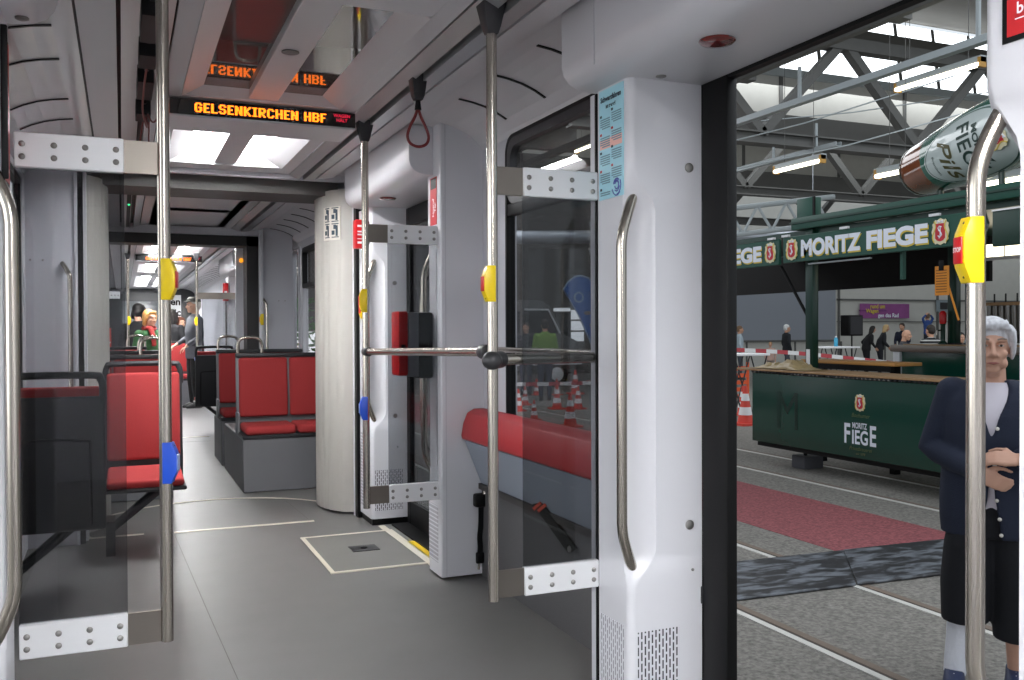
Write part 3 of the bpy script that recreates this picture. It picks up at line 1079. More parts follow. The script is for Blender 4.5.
# ---- loose cables hanging from the open ceiling groove on the left
c = thing('hanging_cables', 'loose red wires and black connectors hanging from the left ceiling groove', 'cables', (.10, 3.6, 2.3))
for (y, l, z) in ((3.02, .30, 2.325), (3.45, .18, 2.32), (3.80, .30, 2.315), (4.25, .16, 2.29)):
    b = MB()
    b.box(.062, .122, y, y + l, z - .055, z + .012)
    b.box(.078, .108, y + l, y + l + .05, z - .036, z + .006)
    b.box(.086, .104, y - .03, y, z - .014, z + .006)
    b.build('connector', BLACK, c, bevel=.003, seg=1)
wire = mat('wire_red', '#6e3230', .5)
MB().tube(smooth_path([(.10, 3.55, 2.31), (.088, 3.75, 2.26), (.083, 3.95, 2.19), (.10, 4.12, 2.16), (.108, 4.25, 2.19), (.10, 4.32, 2.27)], 6), .004, 6).build('wire', wire, c)
MB().tube(smooth_path([(.105, 3.6, 2.31), (.150, 3.8, 2.26), (.158, 3.95, 2.21), (.135, 4.05, 2.17), (.12, 4.2, 2.20), (.10, 4.3, 2.28)], 6), .004, 6).build('wire', wire, c)
MB().tube(smooth_path([(.10, 4.40, 2.27), (.085, 4.42, 2.18), (.082, 4.42, 2.14), (.095, 4.43, 2.10), (.112, 4.44, 2.09), (.118, 4.45, 2.16), (.12, 4.46, 2.30)], 6), .004, 6).build('wire', wire, c)
MB().tube([(.055, 7.2, 2.36), (.02, 9.9, 2.36)], .006, 6).map(lambda p: p)
g = thing('status_lights', 'thin dark ceiling strip with two green lights in the middle section', 'light', (.06, 8.0, 2.34))
MB().box(.045, .075, 7.2, 9.9, 2.335, 2.36).build('strip', BLACK, g)
for y in (7.45, 8.1):
    MB().ell((.06, y, 2.333), (.010, .014, .010), 10, 6).build('green_lamp', LEDG, g)

# ---- poster, plates, boxes on the columns
def plate_x(name, label, cat, x, ya, yb, z0, z1, m, side=-1, group=None):
    t = thing(name, label, cat, (x, (ya + yb) / 2, z0), group)
    MB().box(x + side * .003, x, ya, yb, z0, z1).build('sheet', m, t, smooth=0)
    return t


po = plate_x('notice_poster', 'pale blue printed notice about riding without a ticket on the door column', 'poster', 1.5148, 2.648, 2.812, 1.748, 2.118, mat('poster_blue', '#a8dbe8', .4))
INK = mat('ink_dark', '#30404c', .6)
INKG = mat('ink_grey', '#7393a0', .6)
ux, uy = (0, -1, 0), (0, 0, 1)
w = text_mb('Schwarzfahren', .0235, .0013)
place2d(w, (1.5108, 2.730, 2.085), ux, uy)
w.build('heading', INK, po, smooth=0)
w = text_mb('ist teuer!', .018, .0009)
place2d(w, (1.5108, 2.730, 2.059), ux, uy)
w.build('heading', INK, po, smooth=0)
MB().box(1.5110, 1.5118, 2.655, 2.805, 1.918, 1.951).build('pink_band', mat('poster_pink', '#eeb9ae', .5), po, smooth=0)
for cx in (0, 1):
    for k in range(5):
        za = 2.028 - .062 * k - .012 * (1 - cx)
        ya = 2.735 if cx == 0 else 2.658
        b = MB()
        for l in range(5):
            if za - .0075 * l > 1.758 and not (cx == 1 and k == 4):
                b.box(1.5106, 1.5112, ya, ya + .066 - .012 * (l == 4), za - .0075 * l, za - .0075 * l + .004)
        if b.v:
            b.build('text_block', INKG, po, smooth=0)
            MB().box(1.5104, 1.5112, ya + .056, ya + .068, za + .010, za + .018).build('flag_mark', REDS if k % 2 else INK, po, smooth=0)
b = MB()
for i in range(9):
    a = random.random() * 6.28
    r0 = .010 + .022 * random.random()
    b.tube([(1.5108, 2.690 + r0 * cos(a + j * .5), 1.785 + r0 * 1.1 * sin(a + j * .5)) for j in range(5)], .0022, 4)
b.build('drawing', mat('ink_violet', '#5d63a8', .6), po, smooth=0)

po.location.y -= .018
rs = plate_x('red_notice', 'red notice plate with white lettering at the top right edge of the photo', 'sign', 1.5148, .98, 1.215, 1.845, 2.08, REDS)
for k, w in enumerate(('Tür durch', 'Bedienung', 'im Notfall', '', 'Mißbrauch', 'bestraft')):
    if w:
        q = text_mb(w, .030, .0006, align='LEFT')
        place2d(q, (1.5108, 1.195, 2.062 - .034 * k), ux, uy)
        q.build('lettering', WHITEP, rs, smooth=0)
MB().box(1.5112, 1.5116, 1.03, 1.198, 1.873, 1.875).build('rule_line', WHITEP, rs, smooth=0)
MB().box(1.512, 1.5147, .97, 1.225, 1.835, 2.09).build('frame', BLACK, rs, smooth=0)
rl = plate_x('red_notice', 'narrow red notice seen edge-on on the column at the left edge', 'sign', mxx(1.5148), 2.64, 2.79, 1.70, 2.07, REDS, 1)
MB().box(mxx(1.5148), mxx(1.5145) + .001, 2.632, 2.798, 1.692, 2.078).build('frame', BLACK, rl, smooth=0)
MB().box(mxx(1.5148), mxx(1.5148) + .016, 2.622, 2.634, 1.692, 2.078).build('frame_edge', BLACK, rl, bevel=.003)
r2 = plate_x('red_notice', 'small red notice with white lettering high on the bulkhead column', 'sign', 1.5238, 4.595, 4.70, 1.86, 2.11, REDS)
for k, w in enumerate(('Notruf', 'Tür')):
    q = text_mb(w, .034, .0008)
    place2d(q, (1.5200, 4.645 - .03 * k, 1.95), (0, 0, 1), (0, 1, 0))
    q.build('lettering', WHITEP, r2, smooth=0)
MB().box(1.5204, 1.5212, 4.60, 4.69, 2.05, 2.105).build('black_header', BLACK, r2, smooth=0)

e = thing('emergency_release', 'red emergency release box with white marks beside the second door', 'box', (1.47, 6.1, 1.85))
MB().box(1.43, 1.50, 6.02, 6.10, 1.850, 2.04).build('cover', REDP, e, bevel=.006)
MB().box(1.50, 1.525, 6.01, 6.12, 1.875, 2.03).build('back_box', BLACK, e, bevel=.004)
for k, (a, h) in enumerate(((1.99, .014), (1.955, .010), (1.935, .010), (1.91, .004), (1.88, .014))):
    MB().box(1.442, 1.488, 6.0185, 6.0196, a, a + h).build('white_mark', WHITEP, e, smooth=0)

v = thing('ticket_validator', 'red and black ticket validator mounted on the bulkhead column before the second door', 'ticket machine', (1.42, 4.7, 1.06))
MB().box(1.330, 1.385, 4.66, 4.80, 1.065, 1.405).build('red_front', REDP, v, bevel=.012)
MB().box(1.385, 1.445, 4.665, 4.80, 1.06, 1.40).build('case', mat('validator_grey', '#8e9196', .4), v, bevel=.006)
MB().box(1.440, 1.522, 4.66, 4.80, 1.05, 1.40).build('back_case', BLACK, v, bevel=.012)
MB().box(1.345, 1.368, 4.655, 4.662, 1.20, 1.23).build('ticket_slot', BLACK, v, smooth=0)

# pictogram stickers on the bellows
pk = thing('pictogram_sticker', 'white sheet of four black pictograms on the right gangway wall', 'sticker', (1.33, 6.62, 1.95))
ysf = [6.455 + .0125 * i for i in range(13)]
b = MB()
b.strip2([(bellow_x(y) - .010, y - .004) for y in ysf], [(bellow_x(y) - .006, y - .002) for y in ysf], 'z', 1.945, 2.18)
b.build('sheet', mat('sticker_pale', '#c9c4ba', .5), pk, smooth=0)
for i in range(2):
    for j in range(2):
        yy = [6.465 + .072 * i + .0065 * q for q in range(9)]
        z0 = 1.962 + .112 * j
        b = MB()
        for (a, c, z1, z2) in ((1, 3, .01, .085), (5, 8, .02, .05), (3, 6, .06, .09), (0, 8, .0, .006), (0, 8, .094, .1)):
            b.strip2([(bellow_x(y) - .013, y - .005) for y in yy[a:c + 1]], [(bellow_x(y) - .010, y - .004) for y in yy[a:c + 1]], 'z', z0 + z1, z0 + z2)
        b.build('pictogram', INK, pk, smooth=0)

# ---- leaning bench below the window
bn = thing('leaning_bench', 'padded red leaning bench on a slanted grey shelf under the side window', 'bench', (1.70, 3.6, .45))
ya, yb = 2.83, 4.53
MB().prism([(1.634, .735), (1.628, .755), (1.640, .82), (1.662, .872), (1.70, .893), (1.758, .893), (1.758, .72)], 'y', ya, yb).build('cushion', REDV, bn, bevel=.006, smooth=50)
MB().prism([(1.648, .728), (1.758, .728), (1.758, .498), (1.74, .498)], 'y', ya, yb).build('shelf', GREYB, bn, smooth=0)
MB().box(1.725, 1.757, ya, yb, .468, .498).build('support_rail', mat('rail_brownblack', '#332f2d', .5), bn, smooth=0)
# seat belt on the bulkhead, orange belt on the wall
sb = thing('seat_belt', 'black seat belt hanging from a retractor on the bulkhead column', 'belt', (1.74, 4.53, .1))
MB().box(1.695, 1.760, 4.49, 4.54, .375, .445).build('retractor', BLACK, sb, bevel=.010)
MB().tube([(1.745, 4.50, .44), (1.755, 4.50, .475), (1.775, 4.505, .47)], .008, 8).build('anchor', STEEL, sb)
b = MB()
wv = smooth_path([(1.742, 4.515, .385), (1.738, 4.520, .30), (1.728, 4.522, .22), (1.731, 4.522, .16), (1.726, 4.520, .12)], 5)
b.rings([[(p.x - h_, p.y - .002, p.z), (p.x + h_, p.y - .002, p.z), (p.x + h_, p.y + .002, p.z), (p.x - h_, p.y + .002, p.z)] for p, h_ in zip(wv, [.024 - .010 * min(1, i / 8) for i in range(len(wv))])])
b.build('strap', BLACK, sb, smooth=0)
MB().box(1.705, 1.750, 4.508, 4.53, .075, .135).build('buckle', BLACK, sb, bevel=.008)
MB().tube([(1.722, 4.515, .078), (1.718, 4.515, .045)], .006, 8).build('tongue', STEEL, sb)
ob = thing('seat_belt', 'black belt with orange end clipped to the lower wall under the bench', 'belt', (1.74, 3.7, .44))
MB().add([(1.722, 3.83, .510), (1.722, 3.74, .53), (1.722, 3.40, .40), (1.722, 3.47, .365), (1.735, 3.83, .510), (1.735, 3.74, .53), (1.735, 3.40, .40), (1.735, 3.47, .365)],
         [(0, 1, 2, 3), (4, 7, 6, 5), (0, 4, 5, 1), (1, 5, 6, 2), (2, 6, 7, 3), (3, 7, 4, 0)]).build('webbing', BLACK, ob, smooth=0)
for d in (0, .05):
    MB().add([(1.719, 3.825 - d, .492), (1.719, 3.745 - d, .535), (1.719, 3.725 - d, .527), (1.719, 3.805 - d, .484), (1.723, 3.825 - d, .492), (1.723, 3.745 - d, .535), (1.723, 3.725 - d, .527), (1.723, 3.805 - d, .484)],
             [(0, 1, 2, 3), (4, 7, 6, 5), (0, 4, 5, 1), (1, 5, 6, 2), (2, 6, 7, 3), (3, 7, 4, 0)]).build('orange_tab', mat('orange_tab', '#c2452a', .5), ob, smooth=0)
MB().lathe([(.014, 0), (.012, .006)], (0, 0, 0), 12, Matrix.Rotation(-pi / 2, 3, 'Y')).map(lambda p: p + Vector((1.722, 3.45, .385))).build('rivet', BOLT, ob)

# ---- seats
def shear(b, k, z0):
    return b.map(lambda p: Vector((p.x, p.y + k * max(0, p.z - z0), p.z)))


def make_seat(label, loc, rotz, wall=1):
    """single seat facing -Y about the origin"""
    t = thing('tram_seat', label, 'seat', loc, 'single seats left of the aisle', local=True, rotz=rotz)
    k = .10
    shear(MB().box(-.208, .208, .205, .245, .52, 1.05), k, .4).build('backrest', RED, t, bevel=.022, seg=3)
    b = MB().add([(-.205, -.22, .412), (.205, -.22, .412), (.205, .21, .440), (-.205, .21, .440), (-.205, -.235, .462), (.205, -.235, .462), (.205, .21, .492), (-.205, .21, .492)],
                 [(0, 3, 2, 1), (4, 5, 6, 7), (0, 1, 5, 4), (1, 2, 6, 5), (2, 3, 7, 6), (3, 0, 4, 7)])
    b.build('seat_cushion', RED, t, bevel=.02, seg=3)
    shear(MB().box(-.225, .225, .243, .275, .37, 1.005), k, .4).build('back_shell', CHAR, t, bevel=.014, seg=3)
    MB().box(-.218, .218, -.225, .22, .392, .418).build('seat_pan', CHAR, t, bevel=.010)
    b = MB()
    zz = [(.216, .98), (.216, 1.05), (.205, 1.085), (.17, 1.103), (-.17, 1.103), (-.205, 1.085), (-.216, 1.05), (-.216, .98)]
    b.tube(smooth_path([(x, .262, z) for x, z in zz], 3), .017, 10)
    shear(b, k, .4).build('head_rim', CHAR, t)
    b = MB()
    b.tube(smooth_path([(-.16, .280, .40), (-.16, .280, .74), (-.13, .280, .80), (.13, .280, .80), (.16, .280, .74), (.16, .280, .40)], 3), .006, 6)
    shear(b, k, .4).build('shell_rib', BLACK, t)
    b = MB().add([(-.19, -.10, .392), (-.15, -.10, .392), (-.15, .0, .392), (-.19, .0, .392)], [(0, 1, 2, 3)])
    b = MB().tube([(.12 * wall, -.02, .40), (-.19 * wall, .05, .14)], .022, 8)
    b.tube([(.12 * wall, .14, .40), (-.19 * wall, .12, .14)], .018, 8)
    b.box(-.215 * wall, -.165 * wall, -.02, .20, .0, .20)
    b.build('cantilever', DARK, t)
    return t


s0 = make_seat('red seat facing the viewer on the left, nearest the aisle, behind the left pole', (.120, 5.82, 0), 0)
s2 = make_seat('black-backed seat turned away from the viewer behind the left glass screen', (-.300, 5.02, 0), pi, -1)
s3 = dup(s0, (1.04, 12.1, 0), pi, 'distant black-backed seat turned away, right of the aisle before the standing man')
s3['group'] = 'seats turned away'


def bench_block(label, x0, y0, mirror, L=1.1, width=.86, hoop=True, group='double seats on grey plinths'):
    """double seat on a box plinth facing -Y; x0 aisle edge"""
    t = thing('double_seat', label, 'seat', (x0, y0, 0), group)
    X = (lambda u: x0 - u) if mirror else (lambda u: x0 + u)

    def bx(u0, u1, a, c, z0, z1):
        return MB().box(X(u0), X(u1), a, c, z0, z1)
    bx(0, width, y0, y0 + L, 0, .43).build('plinth', PLINTH, t, bevel=.008, seg=1)
    bx(0, width, y0 - .01, y0 + .5, .43, .462).build('seat_base', CHAR, t, bevel=.006, seg=1)
    for i in range(2):
        wd = (width - .02) / 2
        u = .02 + i * wd
        b = bx(u, u + wd - .015, y0 - .02, y0 + .40, .462, .535)
        b.build('seat_cushion', RED, t, bevel=.025, seg=3)
        b = bx(u, u + wd - .015, y0 + .38, y0 + .425, .575, 1.075)
        shear(b, .08, .5).build('backrest', RED, t, bevel=.03, seg=3)
    b = bx(0, width, y0 + .425, y0 + .455, .43, 1.10)
    shear(b, .08, .5).build('back_shell', SHELLG, t, bevel=.008)
    b = bx(-.002, width, y0 + .405, y0 + .465, 1.075, 1.112)
    shear(b, .08, .5).build('top_bar', CHAR, t, bevel=.010)
    b = bx(-.006, .014, y0 + .30, y0 + .46, .43, .62)
    b.build('side_wing', SHELLG, t, bevel=.008)
    if hoop:
        b = MB().tube(smooth_path([(X(.02), y0 + .49, 1.10), (X(.022), y0 + .49, 1.19), (X(.05), y0 + .49, 1.235), (X(.12), y0 + .49, 1.247), (X(.19), y0 + .49, 1.235), (X(.218), y0 + .49, 1.19), (X(.22), y0 + .49, 1.10)], 4), .013, 10)
        b.build('grab_hoop', STEEL, t)
    return t


bench_block('red double seat on a grey plinth right of the aisle, nearest the gangway', .885, 7.62, False, 1.45)
bench_block('red double seat on a grey plinth right of the aisle, second behind the gangway', .875, 9.25, False, .75)
bench_block('red double seat left of the aisle behind the single seats, with steel hoop', .36, 7.62, True, 1.45)
bench_block('red double seat left of the aisle, second row past the gangway', .37, 9.25, True, .75)
bench_block('distant red double seat on a grey plinth behind the standing man near the driver partition', .29, 17.0, False, .9, hoop=False)
bench_block('distant red double seat left of the aisle in the third section', .28, 11.7, True, .9, width=.76)

# far draught screen of the third section and red extinguisher-like marks
fs = thing('draught_screen', 'distant draught screen with white riveted bracket left of the aisle', 'glass screen', (-.1, 13.4, .4), 'glass draught screens')
MB().box(-.26, .01, 13.396, 13.404, .5, 1.8).build('glass', PANE, fs, smooth=0)
br = MB().box(-.20, -.02, 13.38, 13.41, 1.735, 1.83).build('bracket', ALU, fs, smooth=0)
for i in range(4):
    MB().box(-.17 + .04 * i, -.155 + .04 * i, 13.376, 13.38, 1.77, 1.785).build('rivet', BOLT, br, smooth=0)
MB().box(-.26, .07, 13.385, 13.41, .42, .51).build('bracket', ALU, fs, smooth=0)
f2 = thing('draught_screen', 'distant draught screen bracket beside the standing man', 'glass screen', (1.2, 13.4, .4), 'glass draught screens')
MB().box(1.02, 1.50, 13.396, 13.404, .5, 1.8).build('glass', PANE, f2, smooth=0)
MB().box(.97, 1.50, 13.385, 13.41, 1.74, 1.83).build('bracket', STEELP, f2, smooth=0)
rb = thing('red_box', 'distant bright red upright box at the left of the third section', 'box', (-.12, 12.6, .6))
MB().box(-.165, -.125, 12.5, 12.6, .95, 1.34).build('case', mat('box_red', '#d8301f', .4), rb, bevel=.004)
MB().box(-.16, -.13, 12.497, 12.5, 1.15, 1.17).build('mark', WHITEP, rb, smooth=0)
r3 = thing('emergency_release', 'distant small red release box beside the far door', 'box', (1.5, 14.6, 1.85))
MB().box(1.41, 1.49, 14.5, 14.59, 1.75, 2.02).build('cover', REDP, r3, bevel=.006)
MB().box(1.43, 1.47, 14.497, 14.5, 1.85, 1.90).build('white_mark', WHITEP, r3, smooth=0)
amb = MB().ell((1.205, 10.41, 2.07), (.022, .016, .026), 12, 8)
tag(amb.build('orange_lamp', emis('amber', (1, .35, .02, 1), 1.2)), 'small round orange light on the pale post inside the second gangway', 'light')
# notice on the far partition
nt = thing('paper_notice', 'white paper notice with black letters on the far partition', 'poster', (1.13, 25.37, 1.6))
MB().box(1.10, 1.42, 25.362, 25.366, 1.62, 2.22).build('sheet', WHITEP, nt, smooth=0)
for k, w in enumerate(('en', 'sic')):
    q = text_mb(w, .25, .008)
    place2d(q, (1.285, 25.360, 2.04 - .28 * k), (1, 0, 0), (0, 0, 1))
    q.build('lettering', BLACK, nt, smooth=0)
# =================================================================== THE HALL OUTSIDE
G = -.32
ASPH = mat('asphalt', '#6d6a65', .88, noise=1.7, nscale=42, bump=.5, bscale=130)
REDA = mat('red_asphalt', '#80464a', .88, noise=1.5, nscale=42, bump=.5, bscale=130)
GREEN = mat('wagon_green', '#0d4034', .18, noise=.06, nscale=2, coat=.4)
GREENM = mat('awning_green', '#114a3c', .45)
GREEND = mat('post_green', '#0c3327', .3)
WOOD = mat('counter_wood', '#a5835c', .45, noise=.18, nscale=14, stretch=(1, .1, 1))
PLANK = mat('plank_wood', '#c08a4a', .45, noise=.15, nscale=14, stretch=(1, .1, 1))
GIRD = mat('girder_grey', '#5c5c5a', .6, noise=.12, nscale=5)
GIRDL = mat('tray_grey', '#a3abae', .5)
CONC = mat('hall_wall', '#bdbcb6', .8, noise=.08, nscale=3)
PANELG = mat('wall_panel_grey', '#8b9099', .7)
ROOFM = mat('hall_roof', '#77736c', .8, noise=.12, nscale=3)
GOLD = mat('letter_gold', '#d8c04a', .5)
LETW = mat('letter_white', '#e9eef8', .45)
CREAM = mat('crest_cream', '#e4dcb8', .55)
CRRED = mat('crest_red', '#c22a36', .5)
TUBE = emis('tube_light', (1.0, .93, .70, 1), 7.0)
SKYP = emis('rooflight_pane', (.90, .96, 1.0, 1), SKYLIGHT)

gr = struct(MB().box(-14, 60, -12, 48, G - .2, G), 'ground', ASPH, 'grey asphalt floor of the tram hall', smooth=0)
struct(MB().box(4.78, 6.02, 5.02, 30, G, G + .003), 'trim_30', REDA, 'red asphalt strip on the hall floor', gr, smooth=0)
railm = mat('rail_head', '#dedcd6', .4, .15)
bedm = mat('rail_bed', '#77695e', .8, noise=.2, nscale=30)
for i, x in enumerate((3.237, 4.237, 6.655, 7.60)):
    r = struct(MB().box(x - .022, x + .022, -10, 40, G, G + .006), 'track_rail', railm, ['shiny grooved rail nearest the tram', 'second shiny rail crossing under the black mat', 'third rail in front of the green counter', 'fourth rail under the green counter'][i], smooth=0)
    MB().box(x + .022, x + .05, -10, 40, G, G + .002).build('rail_groove', mat('groove_brown', '#4a423c', .8), r, smooth=0)
    MB().box(x + .05, x + .10, -10, 40, G, G + .003).build('rail_edge', bedm, r, smooth=0)

# black rubber mats with blue-grey scuffs
mm = mat('mat_scuffed', '#2b2c30', .5)
nt = mm.node_tree
tc = nt.nodes.new('ShaderNodeTexCoord')
mp = nt.nodes.new('ShaderNodeMapping')
mp.inputs['Scale'].default_value = (1.2, 3.2, 1)
no = nt.nodes.new('ShaderNodeTexNoise')
no.inputs['Scale'].default_value = 4.5
no.inputs['Detail'].default_value = 5
no.inputs['Distortion'].default_value = .5
cr = nt.nodes.new('ShaderNodeValToRGB')
cr.color_ramp.elements[0].position = .46
cr.color_ramp.elements[0].color = lin('#2b2b2e')
cr.color_ramp.elements[1].position = .62
cr.color_ramp.elements[1].color = lin('#6e737a')
nt.links.new(tc.outputs['Object'], mp.inputs[0])
nt.links.new(mp.outputs[0], no.inputs['Vector'])
nt.links.new(no.outputs[0], cr.inputs[0])
nt.links.new(cr.outputs[0], nt.nodes['Principled BSDF'].inputs['Base Color'])
for i, (xa, xb, sk) in enumerate(((2.2, 4.25, 0), (4.25, 6.7, .004))):
    ya, yb = 4.56 - (xa - 2.2) * .045, 4.56 - (xb - 2.2) * .045
    b = MB()
    b.prism([(xa, ya), (xb - .01, yb), (xb + .55, yb + .72), (xa + .56, ya + .73)], 'z', G + .006, G + .02)
    tag(b.build('rubber_mat', mm, bevel=.004, seg=1), ['scuffed black rubber mat lying over the nearest rails', 'black rubber mat lying on the asphalt beside the red strip'][i], 'mat', 'black rubber mats')


# ---- beer wagon counter
def crest(parent, o, uxv, uyv, h):
    """ornate shield: cream scalloped surround, red field, white interlaced letters"""
    n = 40
    b = MB()
    out = []
    for i in range(n):
        a = 2 * pi * i / n
        r = 1 + .07 * cos(12 * a)
        out.append((.40 * h * r * math.copysign(abs(cos(a)) ** .7, cos(a)), .5 * h * r * math.copysign(abs(sin(a)) ** .7, sin(a))))
    b.prism(out, 'z', 0, .006)
    place2d(b, o, uxv, uyv).build('crest_surround', CREAM, parent, smooth=0)
    for sx in (-1, 1):
        b = MB()
        b.tube([(sx * (.29 * h + .08 * h * sin(t * 6.28)), -.42 * h + t * .84 * h, .008) for t in [i / 14 for i in range(15)]], .022 * h, 5)
        place2d(b, o, uxv, uyv).build('crest_scroll', GOLD, parent, smooth=0)
    b = MB().prism([(-.235 * h, .32 * h), (.235 * h, .32 * h), (.235 * h, -.26 * h), (.14 * h, -.35 * h), (0, -.39 * h), (-.14 * h, -.35 * h), (-.235 * h, -.26 * h)], 'z', .006, .010)
    place2d(b, o, uxv, uyv).build('crest_shield', CRRED, parent, smooth=0)
    b = MB()
    b.tube([(x * h, y * h, .012) for x, y in ((.08, .18), (-.02, .22), (-.09, .14), (-.03, .04), (.05, -.04), (.09, -.14), (0, -.22), (-.09, -.16))], .024 * h, 5)
    b.tube([(x * h, y * h, .012) for x, y in ((.02, .20), (.02, -.20), (-.04, -.26))], .020 * h, 5)
    b.tube([(-.10 * h, .34 * h, .010), (-.12 * h, .44 * h, .010), (0, .38 * h, .010), (.12 * h, .44 * h, .010), (.10 * h, .34 * h, .010)], .026 * h, 5)
    place2d(b, o, uxv, uyv).build('crest_letters', LETW, parent, smooth=0)


UX, UY = (0, -1, 0), (0, 0, 1)          # text read from the tram side
def fit(q, w, h):
    xs, ys = [p[0] for p in q.v], [p[1] for p in q.v]
    cx, cy = (min(xs) + max(xs)) / 2, (min(ys) + max(ys)) / 2
    return q.map(lambda p: Vector(((p.x - cx) * w / (max(xs) - min(xs)), (p.y - cy) * h / (max(ys) - min(ys)), p.z)))


co = thing('folding_counter', 'long glossy green folding counter front with crest and white MORITZ FIEGE lettering', 'counter', (7.0, 7.0, G))
MB().box(7.0, 7.05, 4.4, 9.09, -.045, .775).build('front_panel', GREEN, co, bevel=.006, seg=1)
MB().box(6.97, 7.55, 4.4, 9.40, .800, .822).build('counter_top', WOOD, co, bevel=.004, seg=1)
b = MB()
y = 4.42
while y < 9.05:
    b.prism([(y, .80), (y + .055, .80), (y + .0275, .772)], 'x', 6.985, 6.998)
    y += .06
b.build('serrated_trim', DARK, co, smooth=0)
MB().box(7.05, 7.5, 9.02, 9.08, -.04, .80).build('end_bracket', GREEND, co, smooth=0)
MB().box(7.05, 7.09, 4.4, 9.05, -.10, -.045).build('lower_edge', BLACK, co, smooth=0)
OX_ = 6.998
crest(co, (OX_, 7.32, .535), UX, UY, .17)
for txt, wd, ht, yy, zz in (('F', .085, .21, 7.505, .205), ('IEG', .22, .15, 7.325, .175), ('E', .085, .21, 7.145, .205), ('MORITZ', .205, .062, 7.33, .295)):
    q = text_mb(txt, .2, .005)
    fit(q, wd, ht)
    place2d(q, (OX_, yy, zz), UX, UY).build('lettering', LETW, co, smooth=0)
for txt, zz, s in (('Bochumer', .400, .060), ('Privatbrauerei', .055, .055), ('seit 1878', .005, .035)):
    q = text_mb(txt, s, 0, shear=.3)
    place2d(q, (OX_, 7.32, zz), UX, UY).build('script_line', mat('faint_gold', '#5c6a3c', .5), co, smooth=0)
# large ghosted letters in the paint
for yy, s in ((8.45, 1), (5.6, 1)):
    q = text_mb('M', .62, 0, sx=.9)
    place2d(q, (OX_ - .001, yy, .34), UX, UY).build('ghost_letter', mat('ghost_green', '#0b3026', .25), co, smooth=0)

bl = thing('foot_block', 'grey concrete foot block with thin steel leg under the green counter', 'block', (7.34, 8.52, G))
MB().box(7.20, 7.48, 8.40, 8.62, G, G + .15).build('block', mat('block_grey', '#55555a', .7, noise=.2, nscale=40), bl, bevel=.012)
MB().tube([(7.30, 8.50, G + .14), (7.30, 8.50, .78)], .022, 10).build('leg', BLACK, bl)

pst = thing('canopy_post', 'dark green square post holding up the left end of the sign board', 'post', (7.40, 8.55, G))
MB().box(7.36, 7.45, 8.45, 8.57, .84, 2.455).build('post', GREEND, pst, bevel=.006)
MB().box(7.355, 7.36, 8.49, 8.55, .88, 1.06).build('white_label', WHITEP, pst, smooth=0)
MB().box(7.32, 7.48, 8.40, 8.62, .822, .84).build('base_plate', DARKM, pst, smooth=0)
MB().tube([(7.32, 8.95, 2.05), (7.40, 8.58, 1.45)], .018, 8).build('gas_strut', BLACK, pst)
cap = thing('beam_end', 'dark green upright beam end standing above the sign boards', 'beam', (7.4, 8.68, 2.56))
MB().box(7.43, 7.56, 8.53, 8.80, 2.47, 2.84).build('box_end', GREENM, cap, bevel=.005)
MB().box(7.43, 7.45, 8.50, 8.53, 2.47, 2.84).build('edge_strip', BLACK, cap, smooth=0)

sg = thing('sign_board', 'green sign board with white MORITZ FIEGE lettering between two crests', 'sign', (7.2, 7.5, 2.07))
MB().box(7.2, 7.24, 6.20, 8.77, 2.072, 2.375).build('board', GREENM, sg, bevel=.006, seg=1)


def fascia_text(parent, txt, y, z, size, sx):
    q = fit(text_mb(txt, .25, .012), size, .195)
    place2d(q, (7.1955, y - .010, z - .016), UX, UY).build('lettering_shadow', GOLD, parent, smooth=0)
    q = fit(text_mb(txt, .25, .012), size, .195)
    place2d(q, (7.193, y, z), UX, UY).build('lettering', LETW, parent, smooth=0)


fascia_text(sg, 'MORITZ', 7.985, 2.225, .93, 1)
fascia_text(sg, 'FIEGE', 7.04, 2.225, .80, 1)
crest(sg, (7.195, 8.605, 2.222), UX, UY, .24)
crest(sg, (7.195, 6.49, 2.222), UX, UY, .24)
for yy in (8.70, 7.75, 6.55):
    MB().box(7.17, 7.2, yy - .06, yy + .06, 2.375, 2.40).build('board_clip', ALU, sg, smooth=0)
s2 = thing('sign_board', 'green sign board at the left ending in FIEGE and a crest', 'sign', (7.2, 10.0, 2.07))
MB().box(7.2, 7.24, 8.84, 11.4, 2.060, 2.365).build('board', GREENM, s2, bevel=.006, seg=1)
fascia_text(s2, 'MORITZ', 10.50, 2.215, .93, 1)
fascia_text(s2, 'FIEGE', 9.56, 2.215, .80, 1)
crest(s2, (7.195, 8.99, 2.215), UX, UY, .24)
MB().box(7.17, 7.2, 8.9, 9.02, 2.365, 2.39).build('board_clip', ALU, s2, smooth=0)

cn = thing('wagon_canopy', 'dark green flat wagon roof with black underside over the bar', 'canopy', (8.5, 7.0, 2.4))
MB().box(7.3, 7.42, 3.5, 8.75, 2.46, 2.60).build('front_beam', GREENM, cn, bevel=.01)
MB().box(7.28, 7.30, 3.5, 8.75, 2.53, 2.55).build('beam_groove', GREEND, cn, smooth=0)
MB().box(7.42, 10.4, 3.5, 11.4, 2.40, 2.46).build('roof_sheet', GREEND, cn, smooth=0)
MB().box(9.55, 9.6, 7.9, 13.4, 1.86, 2.42).build('black_valance', mat('black_cloth', '#0d0d0e', .9), cn, smooth=0)
MB().box(7.25, 7.28, 7.45, 8.40, 2.035, 2.05).build('rail', GIRDL, cn, smooth=0)
MB().box(7.3, 7.34, 7.05, 7.09, 1.80, 2.10).build('hanger', GREENM, cn, smooth=0)
MB().box(7.2, 7.24, 3.6, 5.93, 2.03, 2.35).build('raised_awning', GREEND, cn, bevel=.006)
MB().box(7.19, 7.2, 3.6, 5.93, 2.345, 2.36).build('awning_edge', WHITEP, cn, smooth=0)
